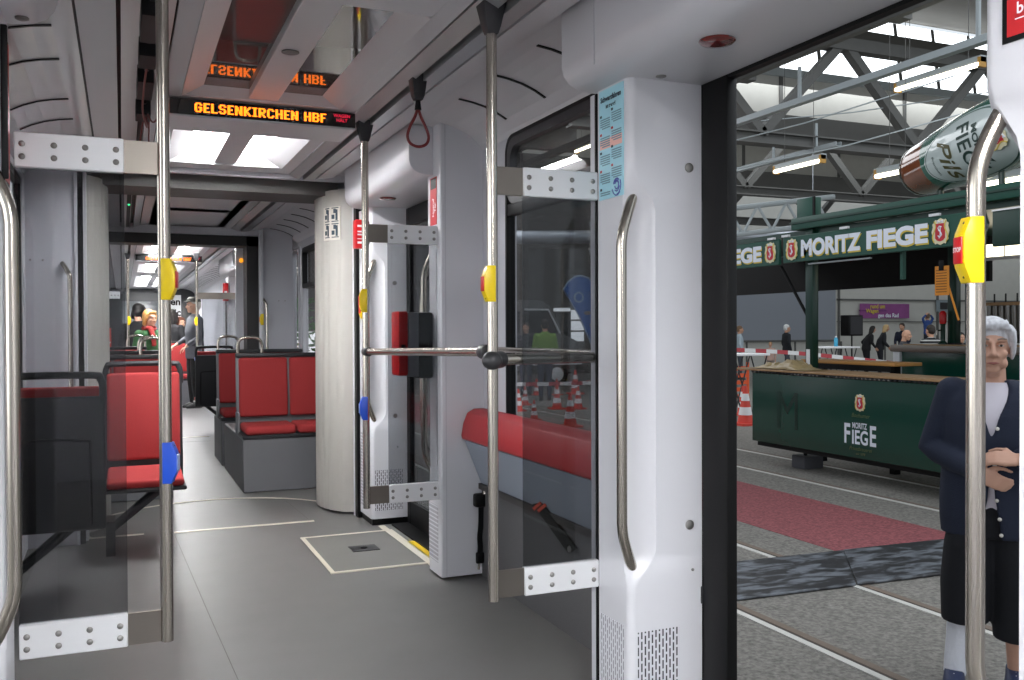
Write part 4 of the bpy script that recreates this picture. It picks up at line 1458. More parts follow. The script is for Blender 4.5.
MB().tube([(7.22, 6.16, 2.36), (7.24, 6.10, 2.36), (7.24, 6.06, 2.26), (7.24, 6.10, 2.16), (7.24, 6.05, 2.10)], [.04, .06, .055, .06, .035], 10).build('rolled_film', mat('film_green', '#17423a', .12, coat=1, bump=.9, bscale=9), cn)
for i, (y, x) in enumerate(((7.80, 8.86), (7.58, 8.88))):
    p = thing('canopy_post', ['dark green post behind the orange price tag', 'second dark green post just left of the steel handle'][i], 'post', (x, y, 1.1))
    MB().box(x - .05, x + .05, y - .05, y + .05, 1.125, 2.395).build('post', GREEND, p, bevel=.006)
    MB().box(x - .06, x + .06, y - .06, y + .06, 1.112, 1.13).build('base_plate', DARKM, p, smooth=0)
lb = thing('awning_light', 'row of bright warm light panels under the wagon roof right of the handle', 'light', (9.0, 7.0, 2.2))
for i, (ya, yb) in enumerate(((7.02, 7.25), (7.29, 7.52), (6.75, 6.98))):
    MB().box(9.0, 9.03, ya, yb, 2.10, 2.24).build('light_panel', emis('panel_warm', (1, .90, .66, 1), 3.2) if 'panel_warm' not in MATS else MATS['panel_warm'], lb, smooth=0)
MB().box(8.99, 9.04, 6.7, 7.56, 2.06, 2.09).build('frame', WHITEP, lb, smooth=0)

# bar behind
ba = thing('wagon_bar', 'dark green bar with steel rimmed worktop behind the folding counter', 'bar', (8.7, 6.5, G))
MB().box(8.62, 8.66, 4.2, 8.38, G, 1.02).build('bar_front', GREEN, ba, smooth=0)
MB().box(8.66, 9.3, 8.30, 8.38, G, 1.02).build('bar_end', GREEN, ba, smooth=0)
MB().box(8.55, 9.35, 4.2, 8.46, 1.02, 1.10).build('worktop', STEELP, ba, bevel=.01)
MB().box(8.58, 8.62, 8.34, 8.44, G, 1.03).build('corner_strip', ALU, ba, smooth=0)
MB().box(8.60, 9.2, 4.2, 8.3, 1.10, 1.112).build('drip_board', WOOD, ba, smooth=0)
b = MB()
b.tube([(8.60, 7.02 + .05 * cos(a * .6), .70 + .05 * sin(a * .6)) for a in range(11)], .012, 6)
b.box(8.59, 8.61, 6.92, 7.12, .755, .775)
b.tube([(8.6, 6.98, .66), (8.58, 6.95, .60)], .012, 6)
b.tube([(8.6, 7.06, .66), (8.58, 7.09, .60)], .012, 6)
b.build('tap_bracket', STEEL, ba)
tp = thing('beer_tap', 'dark upright beer tap with a red top on the bar', 'tap', (8.8, 7.75, 1.1))
MB().lathe([(.05, 1.11), (.05, 1.13), (.026, 1.15), (.026, 1.33), (.034, 1.35)], (8.75, 7.86, 0), 14).build('tap_column', GREEND, tp)
MB().lathe([(.034, 1.35), (.040, 1.38), (.040, 1.47), (.02, 1.50)], (8.75, 7.86, 0), 14).build('red_top', REDP, tp)
MB().tube([(8.75, 7.86, 1.28), (8.66, 7.86, 1.27), (8.65, 7.86, 1.22)], .010, 8).build('spout', STEEL, tp)
pl = thing('wooden_plank', 'long varnished wooden plank lying behind the counter top', 'plank', (7.8, 8.6, .85))
MB().box(7.70, 8.1, 7.55, 9.05, .885, .925).build('board', PLANK, pl, bevel=.006)
MB().box(7.70, 7.75, 7.6, 9.0, .822, .885).build('batten', BLACK, pl, smooth=0)
for y in (7.7, 8.85):
    MB().box(7.86, 7.94, y, y + .08, G, .885).build('leg', BLACK, pl, smooth=0)
rs_ = random.Random(4)
ny, nx = 22, 12
top, bot = [], []
for i in range(ny):
    for j in range(nx):
        u, v = i / (ny - 1), j / (nx - 1)
        edge = min(1, 5 * min(u, 1 - u)) * min(1, 4 * min(v, 1 - v))
        hgt = edge * (.085 * math.exp(-((u - .35) / .16) ** 2) + .045 * math.exp(-((u - .72) / .18) ** 2) + rs_.uniform(0, .035))
        x, y = 7.02 + .34 * v + rs_.uniform(-.012, .012), 8.20 + .98 * u + rs_.uniform(-.012, .012)
        if 7.35 < x and 8.40 < y < 8.62:
            x = 7.33
        top.append((x, y, .832 + hgt))
        bot.append((x, y, .826))
q = [(i * nx + j, (i + 1) * nx + j, (i + 1) * nx + j + 1, i * nx + j + 1) for i in range(ny - 1) for j in range(nx - 1)]
fsb = MB().add(top, q).build('folded_sheet', mat('sheet_beige', '#a8946e', .35, noise=.2, nscale=12), smooth=12)
md = fsb.modifiers.new('thickness', 'SOLIDIFY')
md.thickness = .003
tag(fsb, 'crumpled beige plastic sheet lying on the counter top by the post', 'sheet')

# hanging glasses
for i in range(12):
    b = MB()
    x, y = 9.5 + (i % 2) * .12, 7.86 - i * .042
    b.lathe([(.022, 1.22), (.026, 1.30), (.030, 1.50), (.030, 1.56)], (x, y, 0), 10)
    gmb = b.build('hanging_glass', mat('bar_glass', '#6f6a60', .08, spec=1.0, coat=1))
    tag(gmb, 'upside-down beer glass hanging in the row above the woman', 'glass', 'hanging beer glasses')
rk = thing('glass_rack', 'dark hanging rack for the beer glasses above the woman', 'rack', (9.55, 7.6, 1.57))
MB().box(9.45, 9.68, 7.3, 7.92, 1.565, 1.60).build('board', WOOD, rk, smooth=0)
MB().box(9.70, 9.73, 7.0, 8.0, 1.12, 1.60).build('back', mat('rack_back', '#3c3a36', .6), rk, smooth=0)
b = MB()
for y in (7.45, 7.6, 7.75):
    b.box(9.44, 9.46, y - .004, y + .004, 1.60, 1.70)
b.build('hooks', BLACK, rk, smooth=0)
# price tag
tg = thing('price_tag', 'orange price list hanging from a black clip under the sign board', 'tag', (7.35, 6.6, 1.6))
orm = mat('tag_orange', '#d98a22', .5)
MB().box(7.330, 7.336, 6.515, 6.68, 1.62, 1.905).build('sheet', orm, tg, smooth=0)
for k in range(9):
    MB().box(7.327, 7.330, 6.54, 6.665, 1.65 + .026 * k, 1.658 + .026 * k).build('price_line', mat('tag_ink', '#7a4a10', .6), tg, smooth=0)
MB().box(7.32, 7.34, 6.575, 6.63, 1.86, 1.96).build('clip', BLACK, tg, bevel=.006)
stk = thing('wooden_stick', 'thin orange wooden stick leaning below the price tag', 'stick', (7.35, 6.5, 1.4))
MB().tube([(7.345, 6.56, 1.78), (7.36, 6.42, 1.36)], .010, 8).build('stick', orm, stk)
MB().tube([(7.3445, 6.563, 1.795), (7.3455, 6.556, 1.765)], .012, 8).build('tip', PLANK, stk)
MB().tube([(7.36, 6.425, 1.375), (7.36, 6.415, 1.345)], .012, 8).build('dark_end', BLACK, stk)

# ---- big bottle sign lying on the roof
bt = thing('bottle_sign', 'giant lying beer bottle with a white oval MORITZ FIEGE Pils label on the wagon roof', 'bottle sign', (8.1, 7.0, 2.8))
A_, B_ = Vector((8.34, 7.80, 3.07)), Vector((7.62, 5.55, 3.26))
ax = (B_ - A_).normalized()
Rq = Vector((0, 0, 1)).rotation_difference(ax).to_matrix()
LEN = (B_ - A_).length


def brad(s):
    return .285 + .075 * min(1, s / 1.2)


def body(z0, z1, dr, n=40):
    prof = [(brad(z0 + (z1 - z0) * i / 12) + dr, z0 + (z1 - z0) * i / 12) for i in range(13)]
    return MB().lathe(prof, A_, n, Rq)


bo = MB().lathe([(.10, .0), (.23, .0), (.268, .02), (.285, .05)] + [(brad(.05 + i * .1), .05 + i * .1) for i in range(1, 23)] + [(.34, 2.45), (.27, 2.65), (.13, 2.9), (.11, 3.3)], A_, 40, Rq)
bo.build('bottle_glass', mat('bottle_brown', '#8a4a2a', .15, noise=.5, nscale=3, coat=1), bt)
MB().lathe([(.10, -.004), (.235, -.004), (.273, .02), (.290, .055), (.292, .085)], A_, 40, Rq).build('base_rim', mat('bottle_dark', '#10281f', .15, coat=1), bt)
body(.55, 2.30, .004).build('label_green', mat('label_green', '#2c6a58', .25, coat=1), bt)
view = (Vector((0, 0, 1.31)) - (A_ + B_) / 2)
view = (view - ax * view.dot(ax)).normalized()
side = ax.cross(view)


def wrap(p, dr):
    """p.x across the bottle (text reads along it), p.y towards the neck"""
    s = p.y
    r = brad(s) + dr
    a = p.x / r
    return A_ + ax * s + (view * cos(a) + side * sin(a)) * r


def oval(rx, ry, cy, dr, name, m):
    b = MB()
    n, k = 48, 7
    vs = [(0, cy, 0)]
    fs = []
    for j in range(1, k + 1):
        for i in range(n):
            a = 2 * pi * i / n
            vs.append((rx * j / k * cos(a), cy + ry * j / k * sin(a), 0))
    for i in range(n):
        fs.append((0, 1 + i, 1 + (i + 1) % n))
        for j in range(k - 1):
            p, q = 1 + j * n + i, 1 + j * n + (i + 1) % n
            fs.append((p, p + n, q + n, q))
    b.add(vs, fs).map(lambda p: wrap(p, dr)).build(name, m, bt)


labw = mat('label_white', '#cfdad8', .25, coat=1)
oval(.40, .78, 1.42, .010, 'label_oval', labw)
oval(.382, .755, 1.42, .013, 'label_ring', mat('label_ring', '#35564c', .4))
oval(.366, .735, 1.42, .016, 'label_field', labw)


def label_text(txt, size, x, y, m, sx=1, shear=0, bold=.004):
    q = text_mb(txt, size, bold, sx=sx, shear=shear)
    q.map(lambda p: wrap(Vector((p.x + x, p.y + y, 0)), .020)).build('label_lettering', m, bt, smooth=0)


lk = mat('label_ink', '#1c3a33', .5)
label_text('FIEGE', .29, 0, 1.42, lk, sx=.80)
label_text('MORITZ', .12, 0, 1.62, lk)
label_text('Pils', .34, 0, 1.07, mat('label_gold', '#5a5634', .5), shear=.35)
label_text('Premium', .06, .02, .84, lk, bold=0)
# crest at the far end of the label
crest_o = wrap(Vector((0, 1.90, 0)), .022)
crest(bt, crest_o, side, ax, .30)
MB().tube([(8.2, 7.4, 2.465), (8.2, 7.4, 2.80)], .03, 8).build('support', GREEND, bt)
MB().tube([(7.9, 6.4, 2.465), (7.9, 6.4, 2.86)], .03, 8).build('support', GREEND, bt)

# ---- hall shell
wf = MB()
wf.box(17, 60, 30, 30.2, G, 9.5)
wall_far = struct(wf, 'wall_far', CONC, 'pale far wall of the hall', smooth=0)
MB().box(2, 17, 30, 30.2, G, 9.5).build('dark_brick_part', mat('hall_wall_dark', '#5d5853', .85, noise=.15, nscale=2), wall_far, smooth=0)
MB().box(21.0, 27.3, 29.94, 30.0, .82, 3.6).build('wall_panel', PANELG, wall_far, smooth=0)
MB().box(21.0, 27.3, 29.93, 30.0, .74, .82).build('panel_rail', GIRD, wall_far, smooth=0)
b = MB()
for x in [22.8 + 2.4 * i for i in range(12)]:
    b.box(x, x + .06, 29.96, 30.0, G, .74)
for x in (27.45, 33.0, 38.5):
    b.box(x, x + .10, 29.95, 30.0, G, 6)
b.build('wall_post', GIRD, wall_far, smooth=0)
b = MB()
b.box(27.4, 60, 29.95, 30, 2.45, 2.52).box(27.4, 60, 29.95, 30, 1.55, 1.575)
b.build('wall_ledge', GIRD, wall_far, smooth=0)
# window group in the far wall seen through the tram window
for k in range(3):
    w = MB().box(15.05, 15.55, 29.95, 29.99, .85 + .40 * k, 1.19 + .40 * k).build('wall_window', emis('day_window', (.92, .96, 1, 1), 1.5) if 'day_window' not in MATS else MATS['day_window'], wall_far, smooth=0)
MB().box(14.35, 15.0, 29.95, 29.99, 1.94, 2.06).build('wall_window', MATS['day_window'], wall_far, smooth=0)
MB().box(4.4, 6.9, 29.95, 29.99, -.1, 1.25).build('wall_window', MATS['day_window'], wall_far, smooth=0)
MB().box(14.4, 15.0, 29.93, 29.98, G, 1.9).build('wall_door', mat('door_dark', '#24211f', .6), wall_far, smooth=0)
struct(MB().box(44, 44.2, -12, 30, G, 9.5), 'wall_side', CONC, 'pale side wall of the hall', smooth=0)

# roof: sawtooth bays running across the hall
XR = 10.4
sof = struct(MB().box(2.2, XR, 7.5, 30, 6.3, 6.5), 'hall_roof', mat('soffit_dark', '#4a4744', .8, noise=.2, nscale=1.5), 'dark flat part of the hall roof above the neighbouring track', smooth=0)
for y in (10, 13.5, 17, 20.5, 24, 27.5):
    MB().box(2.2, XR, y - .12, y + .12, 5.7, 6.3).build('soffit_girder', GIRD, sof, smooth=0)
for x in (4.6, 7.4, 9.8):
    MB().box(x - .06, x + .06, 7.5, 30, 5.55, 5.7).build('soffit_rail', GIRD, sof, smooth=0)


def roof_bay(yw, z0, z1, label):
    """upright glazing at yw between heights z0, z1 and the slope running up to it from the viewer's side"""
    r = struct(MB().add([(XR, yw, z0 - 1.1), (44, yw, z0 - 1.1), (44, yw, z0), (XR, yw, z0), (XR, yw + .1, z0 - 1.1), (44, yw + .1, z0 - 1.1), (44, yw + .1, z0), (XR, yw + .1, z0)],
                        [(0, 1, 2, 3), (7, 6, 5, 4), (0, 4, 5, 1), (3, 2, 6, 7)]), 'hall_roof', CONC, label, smooth=0)
    MB().add([(XR, yw + .3, z1 + .1), (44, yw + .3, z1 + .1), (44, yw - 5.5, z0 + .1), (XR, yw - 5.5, z0 + .1), (XR, yw + .3, z1 + .2), (44, yw + .3, z1 + .2), (44, yw - 5.5, z0 + .2), (XR, yw - 5.5, z0 + .2)],
             [(0, 1, 2, 3), (7, 6, 5, 4), (0, 4, 5, 1), (3, 2, 6, 7), (0, 3, 7, 4), (1, 5, 6, 2)]).build('roof_slope', ROOFM, r, smooth=0)
    g = MB()
    x = XR
    mul = MB()
    while x < 44:
        g.add([(x + .06, yw + .02, z0 + .05), (x + 1.22, yw + .02, z0 + .05), (x + 1.22, yw + .25, z1), (x + .06, yw + .25, z1)], [(0, 1, 2, 3)])
        mul.add([(x - .05, yw, z0), (x + .05, yw, z0), (x + .05, yw + .24, z1), (x - .05, yw + .24, z1), (x - .05, yw + .1, z0), (x + .05, yw + .1, z0), (x + .05, yw + .34, z1), (x - .05, yw + .34, z1)],
                [(0, 1, 2, 3), (7, 6, 5, 4), (0, 4, 5, 1), (3, 2, 6, 7), (0, 3, 7, 4), (1, 5, 6, 2)])
        x += 1.28
    g.build('rooflight_glazing', SKYP, r, smooth=0)
    mul.build('glazing_bars', GIRD, r, smooth=0)
    MB().box(XR, 44, yw - .15, yw + .25, z0 + (z1 - z0) * .58, z0 + (z1 - z0) * .72).build('glazing_beam', GIRD, r, smooth=0)
    MB().box(XR, 44, yw - .1, yw + .2, z0 - .14, z0 + .04).build('glazing_sill', GIRDL, r, smooth=0)
    MB().box(XR, 44, yw - .3, yw + .3, z0 - 1.75, z0 - 1.1).build('valley_girder', GIRD, r, smooth=0)
    b = MB()
    x = XR
    while x < 44:
        b.box(x, x + .1, yw - .03, yw, z0 - 1.1, z0)
        x += 3.85
    b.build('upstand_rib', GIRD, r, smooth=0)


roof_bay(17.5, 7.35, 9.0, 'nearer sawtooth roof bay of the hall with bright glazing')
roof_bay(24.0, 7.35, 9.0, 'farther sawtooth roof bay of the hall')


def truss(y, zb, zt, x0, label, pitch=3.85, n=8):
    t = thing('roof_truss', label, 'truss', (x0 + pitch, y, zb), 'steel roof trusses')
    xe = x0 + pitch * n
    b = MB()
    b.box(x0 - 4, xe, y - .12, y + .12, zb + .07, zb + .10).box(x0 - 4, xe, y - .12, y + .12, zb - .13, zb - .10).box(x0 - 4, xe, y - .015, y + .015, zb - .12, zb + .09)
    b.build('lower_chord', GIRD, t, smooth=0)
    MB().box(x0 - 4, xe, y - .12, y + .12, zt - .10, zt + .14).build('upper_chord', GIRD, t, smooth=0)
    for i in range(-1, n):
        xa = x0 + pitch * i
        for (p, q) in (((xa, zb + .08), (xa + pitch / 2 - .08, zt)), ((xa + pitch / 2 + .08, zt), (xa + pitch, zb + .08))):
            d = Vector((q[0] - p[0], 0, q[1] - p[1])).normalized()
            nx, nz = -d.z * .085, d.x * .085
            MB().prism([(p[0] - nx, p[1] - nz), (p[0] + nx, p[1] + nz), (q[0] + nx, q[1] + nz), (q[0] - nx, q[1] - nz)], 'y', y - .09, y + .09).build('diagonal', GIRD, t, smooth=0)
    return t


truss(14.0, 4.86, 6.78, 11.0, 'nearest lattice roof truss crossing the hall above the wagon')
truss(19.5, 4.86, 6.78, 14.8, 'second lattice roof truss behind the nearest one', n=7)
truss(25.0, 4.86, 6.78, 18.0, 'farthest lattice roof truss in front of the far wall', n=6)


def tray(x, ya, yb, z, label):
    t = thing('cable_tray', label, 'cable tray', (x, (ya + yb) / 2, z), 'cable trays along the hall')
    MB().prism([(x - .06, z + .045), (x - .06, z - .04), (x + .06, z - .04), (x + .06, z + .045), (x + .05, z + .045), (x + .05, z - .03), (x - .05, z - .03), (x - .05, z + .045)], 'y', ya, yb).build('channel', GIRDL, t, smooth=0)
    for y in (ya + .6, (ya + yb) / 2, yb - .4):
        MB().box(x - .02, x + .02, y - .02, y + .02, z, z + .5).build('hanger', GIRDL, t, smooth=0)


tray(9.0, 7.0, 14.2, 4.56, 'long pale cable tray rising past the nearest truss')
tray(12.2, 13.3, 17.0, 4.70, 'pale cable tray farther right past the nearest truss')
for (x, y0, z0, x1, y1, z1) in ((8.5, 13.5, 4.2, 12.5, 11.0, 5.4), (9.4, 13.9, 4.9, 17, 14.1, 6.3), (8, 12, 3.6, 13, 10.5, 4.9)):
    c = MB().tube([(x, y0, z0), ((x + x1) / 2, (y0 + y1) / 2, (z0 + z1) / 2 - .08), (x1, y1, z1)], .012, 5)
    tag(c.build('overhead_cable', GIRDL), 'thin overhead cable strung between the hall trusses', 'cable', 'thin overhead cables')


def tube_lamp(x, ya, yb, z, label):
    t = thing('fluorescent_lamp', label, 'lamp', (x, (ya + yb) / 2, z), 'fluorescent hall lamps')
    MB().box(x - .06, x + .06, ya, yb, z + .03, z + .12).build('housing', GIRDL, t, smooth=0)
    for y in (ya + .25, yb - .25):
        MB().tube([(x, y, z + .12), (x, y, 7.7 if y > 12 else 6.7)], .005, 6).build('suspension_rod', GIRD, t)
    MB().tube([(x - .045, ya + .03, z), (x - .045, yb - .03, z)], .034, 10).build('tube', TUBE, t)
    MB().box(x - .065, x + .05, yb - .05, yb, z - .04, z + .10).build('end_cap', mat('lamp_end', '#b88a3a', .5), t, smooth=0)
    MB().box(x - .065, x + .05, ya, ya + .05, z - .04, z + .10).build('end_cap', MATS['lamp_end'], t, smooth=0)


tube_lamp(11.0, 9.2, 10.75, 4.95, 'bright fluorescent lamp high beside the nearest truss')
tube_lamp(11.0, 12.35, 13.6, 4.15, 'fluorescent lamp left of the bottle sign below the nearest truss')
tube_lamp(10.6, 9.95, 10.75, 3.60, 'fluorescent lamp just left of the bottle sign base')
tube_lamp(9.6, 6.6, 8.05, 3.02, 'fluorescent lamp right of the steel handle below the bottle sign')
tube_lamp(10.2, 17.5, 20.0, 5.6, 'fluorescent lamp seen through the upper side window')
tube_lamp(11.4, 19.0, 21.0, 5.2, 'smaller fluorescent lamp seen through the upper side window')
# lattice tube beam left of the bottle
lt = thing('lattice_beam', 'pale tubular lattice beam behind the left sign board', 'beam', (12, 16, 3.2))
MB().tube([(9.5, 18.0, 3.6), (15, 16.5, 4.3)], .06, 8).build('upper_tube', GIRDL, lt)
MB().tube([(9.5, 18.0, 3.0), (15, 16.5, 3.7)], .06, 8).build('lower_tube', GIRDL, lt)
for i in range(8):
    x = 9.6 + i * .66
    z = 3.0 + (x - 9.5) * .127
    MB().tube([(x, 18 - (x - 9.5) * .273, z), (x + .33, 18 - (x + .33 - 9.5) * .273, z + .64)], .035, 6).build('web_tube', GIRDL, lt)
    MB().tube([(x + .33, 18 - (x + .33 - 9.5) * .273, z + .64), (x + .66, 18 - (x + .66 - 9.5) * .273, z + .08)], .035, 6).build('web_tube', GIRDL, lt)
pp = MB().tube([(11, 20.2, 3.6), (11, 20.2, 7.9)], .012, 6).tube([(17, 19.5, 3.8), (17, 19.5, 7.7)], .012, 6).tube([(8, 20.5, 3.5), (22, 19.0, 3.9)], .16, 12)
tag(pp.build('ventilation_pipe', mat('pipe_grey', '#a7adb5', .35, .5)), 'thick pale ventilation pipe under the hall roof behind the sign boards', 'pipe')

# ---- small things in the hall
bn = thing('wall_banner', 'purple banner with yellow lettering on the far wall above the group', 'banner', (29.8, 29.9, 1.7))
MB().box(28.55, 31.3, 29.88, 29.90, 1.70, 2.32).build('cloth', mat('banner_purple', '#8c4a86', .7, noise=.25, nscale=3), bn, smooth=0)
MB().box(28.5, 30.0, 29.87, 29.89, 2.0, 2.05).build('fold', mat('banner_dark', '#6d3570', .7), bn, smooth=0)
for k, (w, xx, m) in enumerate((('rund um', 29.5, GOLD), ('Wagen', 29.2, GOLD), ('gen das Rad', 30.1, LETW))):
    q = text_mb(w, .24, .006)
    place2d(q, (xx, 29.86, 2.20 - .19 * k), (1, 0, 0), (0, 0, 1)).build('lettering', m, bn, smooth=0)
ps = thing('wall_picture', 'small dark framed picture on the far wall behind the people', 'picture', (33.6, 29.9, 2.2))
MB().box(32.9, 34.2, 29.88, 29.92, 2.0, 2.5).build('sheet', mat('pic_grey', '#7f8a90', .5), ps, smooth=0)
MB().box(33.1, 33.6, 29.87, 29.89, 2.1, 2.4).build('dark_shape', DARK, ps, smooth=0)
MB().box(33.7, 34.0, 29.87, 29.89, 2.15, 2.4).build('pale_shape', WHITEP, ps, smooth=0)

spk = thing('loudspeaker', 'black loudspeaker on top of a tripod stand by the far wall', 'loudspeaker', (18.85, 20, 1.08))
MB().box(18.58, 19.08, 19.85, 20.2, 1.08, 1.66).build('cabinet', BLACK, spk, bevel=.02)
MB().box(18.62, 19.04, 19.84, 19.85, 1.12, 1.62).build('grille', DARK, spk, smooth=0)
st = thing('speaker_stand', 'thin black tripod stand under the loudspeaker', 'stand', (18.85, 20, G))
MB().tube([(18.83, 20.02, G + .25), (18.83, 20.02, 1.08)], .022, 8).build('pole', BLACK, st)
for a in (0, 2.1, 4.2):
    MB().tube([(18.83, 20.02, .45), (18.83 + .42 * cos(a), 20.02 + .42 * sin(a), G + .01)], .014, 6).build('leg', BLACK, st)


def folding_table(x, y, w, label):
    t = thing('trestle_table', label, 'table', (x, y, G), 'white trestle tables')
    MB().box(x - w / 2, x + w / 2, y - .35, y + .35, .80, .84).build('table_top', WHITEP, t, bevel=.01)
    for sx in (-.3, .3):
        for sy in (-.25, .25):
            MB().tube([(x + sx * w - .18, y + sy, .80), (x + sx * w + .18, y + sy, G)], .014, 6).build('leg', DARKM, t)
            MB().tube([(x + sx * w + .18, y + sy, .80), (x + sx * w - .18, y + sy, G)], .014, 6).build('leg', DARKM, t)
    return t


folding_table(16.35, 18.0, 1.05, 'white standing table with a blue bottle beside the loudspeaker')
folding_table(10.55, 14.1, .9, 'white table at the left edge of the doorway beside the cones')
bb = thing('blue_bottle', 'light blue bottle standing on the white table', 'bottle', (16.42, 18, .84))
MB().lathe([(.045, .84), (.05, .86), (.05, 1.02), (.02, 1.07)], (16.42, 18, 0), 12).build('bottle', mat('bottle_blue', '#3fa3c8', .2), bb)
MB().lathe([(.022, 1.07), (.022, 1.10)], (16.42, 18, 0), 10).build('cap', WHITEP, bb)

# barrier tape
def tape(pts, label):
    m = mat('tape_stripes', '#f0f0f0', .4)
    if not m.node_tree.nodes.get('Wave Texture'):
        nt = m.node_tree
        wv = nt.nodes.new('ShaderNodeTexWave')
        wv.name = 'Wave Texture'
        wv.inputs['Scale'].default_value = .62
        tc = nt.nodes.new('ShaderNodeTexCoord')
        rp = nt.nodes.new('ShaderNodeValToRGB')
        rp.color_ramp.interpolation = 'CONSTANT'
        rp.color_ramp.elements[0].color = lin('#b8434a')
        rp.color_ramp.elements[1].position = .5
        rp.color_ramp.elements[1].color = lin('#e6e6e6')
        nt.links.new(tc.outputs['Object'], wv.inputs['Vector'])
        nt.links.new(wv.outputs['Color'], rp.inputs[0])
        nt.links.new(rp.outputs[0], nt.nodes['Principled BSDF'].inputs['Base Color'])
    b = MB()
    P = smooth_path(pts, 8)
    b.rings([[(p.x, p.y - .003, p.z - .04), (p.x, p.y + .003, p.z - .04), (p.x, p.y + .003, p.z + .04), (p.x, p.y - .003, p.z + .04)] for p in P])
    tag(b.build('barrier_tape', m, smooth=0), label, 'tape', 'red and white barrier tapes')


tape([(6.2, 18.4, .16), (8.5, 18.0, .115), (11, 17.6, .16)], 'red and white barrier tape above the cones outside the side window')
tape([(10.2, 14.9, .92), (12.5, 14.8, .80), (15.2, 14.4, .52)], 'red and white barrier tape stretched behind the green post')


def cone_proto():
    t = thing('traffic_cone', 'cone', 'cone', (0, 0, 0), 'orange traffic cones on the hall floor', local=True)
    cm = mat('cone_orange', '#dd4a3c', .5)
    MB().prism(rrect(-.15, .15, -.15, .15, .03), 'z', 0, .03).build('base', cm, t)

    def rr(z):
        return .105 - .085 * z / .5
    MB().lathe([(rr(.03), .03), (rr(.5), .5)], (0, 0, 0), 18).build('cone_body', cm, t)
    for (a, c) in ((.13, .23), (.31, .40)):
        MB().lathe([(rr(a) + .003, a), (rr(c) + .003, c)], (0, 0, 0), 18).build('white_band', WHITEP, t)
    return t


cone0 = cone_proto()
CONES = [(6.83, 13.65, .56, 'largest red and white cone, in front of the others outside the side window'),
         (7.23, 16.75, .44, 'cone at the lower left outside the side window'), (7.99, 18.85, .44, 'cone beside the left frame of the side window'),
         (7.93, 18.0, .40, 'cone second from the left frame of the side window, low down'), (8.12, 16.83, .50, 'cone left of the largest cone'),
         (8.51, 16.65, .46, 'cone just right of the largest cone'), (10.4, 20.5, .60, 'tall cone behind the tape above the largest cone'),
         (9.84, 20.4, .40, 'small cone in the middle behind the tape'), (6.77, 14.97, .36, 'small cone peeking over the red bench'),
         (9.38, 20.6, .40, 'small cone left of the middle behind the tape'), (12.2, 26.0, .80, 'far tall cone near the parked van'),
         (13.3, 24.8, .80, 'far tall cone at the right frame of the side window'), (8.3, 20.0, .62, 'tall cone by the left frame of the side window behind the tape'),
         (9.64, 12.7, .66, 'large cone at the left edge of the doorway'), (10.69, 14.15, .55, 'cone behind the large one at the left edge of the doorway')]
for i, (x, y, s, lab) in enumerate(CONES):
    c = cone0 if i == 0 else dup(cone0, (x, y, G))
    c.location = (x, y, G)
    c.scale = (s / .5,) * 3
    c['label'] = 'orange and white ' + lab.replace('red and white ', '')
on = thing('orange_barrier', 'orange plastic barrier fence at the left edge of the doorway', 'barrier', (11.2, 15.2, G))
for k in range(5):
    MB().box(10.9, 11.6, 15.19, 15.21, -.1 + .14 * k, -.02 + .14 * k).build('slat', mat('fence_orange', '#e05a2a', .5), on, smooth=0)
for x in (10.9, 11.25, 11.6):
    MB().box(x - .02, x + .02, 15.18, 15.22, G, .62).build('upright', MATS['fence_orange'], on, smooth=0)

# parked van and blue flag outside the side window
vn = thing('van', 'dark grey parked van behind the people outside the side window', 'van', (10.3, 24.0, G))
vm = mat('van_grey', '#4e4b49', .35, coat=.5)
MB().prism([(8.2, .10), (11.9, .10), (12.0, .55), (11.9, .95), (11.45, 1.15), (11.0, 1.95), (10.75, 2.10), (8.4, 2.10), (8.2, 1.9)], 'y', 23.2, 25.0).build('van_body', vm, vn, bevel=.08, seg=3)
MB().prism([(10.2, 1.2), (11.25, 1.2), (10.93, 1.80), (10.2, 1.80)], 'y', 23.17, 23.25).build('side_window', DKGL, vn, smooth=0)
MB().prism([(8.6, 1.2), (10.05, 1.2), (10.05, 1.80), (8.6, 1.80)], 'y', 23.17, 23.25).build('side_window', DKGL, vn, smooth=0)
MB().tube([(11.28, 23.16, 1.18), (10.92, 23.16, 1.84), (10.2, 23.16, 1.84)], .03, 6).build('window_trim', ALU, vn)
MB().box(8.25, 11.95, 23.15, 23.2, .30, .36).build('side_strip', ALU, vn, smooth=0)
for x in (9.0, 11.2):
    MB().lathe([(.33, 0), (.36, .03), (.36, .22), (.33, .25)], (0, 0, 0), 24, Matrix.Rotation(pi / 2, 3, 'X')).map(lambda p: p + Vector((x, 23.45, G + .36))).build('wheel', BLACK, vn)
    MB().lathe([(.20, 0), (.16, .03)], (0, 0, 0), 16, Matrix.Rotation(pi / 2, 3, 'X')).map(lambda p: p + Vector((x, 23.19, G + .36))).build('wheel_hub', ALU, vn)
fg = thing('blue_flag', 'blue fan-shaped advertising flag with round emblems outside the side window', 'flag', (5.75, 11.0, G))
fm = mat('flag_blue', '#3f73c4', .5)
fan = [(5.40, 1.83), (5.47, 1.93), (5.56, 2.00), (5.66, 2.02), (5.78, 1.985), (5.92, 1.88), (6.02, 1.70), (6.05, 1.2), (5.98, .95), (5.90, .93), (5.78, 1.18), (5.62, 1.50)]
MB().prism(fan, 'y', 10.99, 11.01).build('cloth', fm, fg, smooth=0)
b = MB()
b.tube([(u, 10.985, w) for u, w in fan], .012, 6, closed=True)
b.build('pale_edge', mat('flag_edge', '#a9c4dc', .5), fg)
MB().lathe([(.075, 0), (.075, .004)], (0, 0, 0), 20, Matrix.Rotation(pi / 2, 3, 'X')).map(lambda p: p + Vector((5.63, 10.988, 1.73))).build('round_emblem', mat('flag_pale', '#9db9cf', .5), fg)
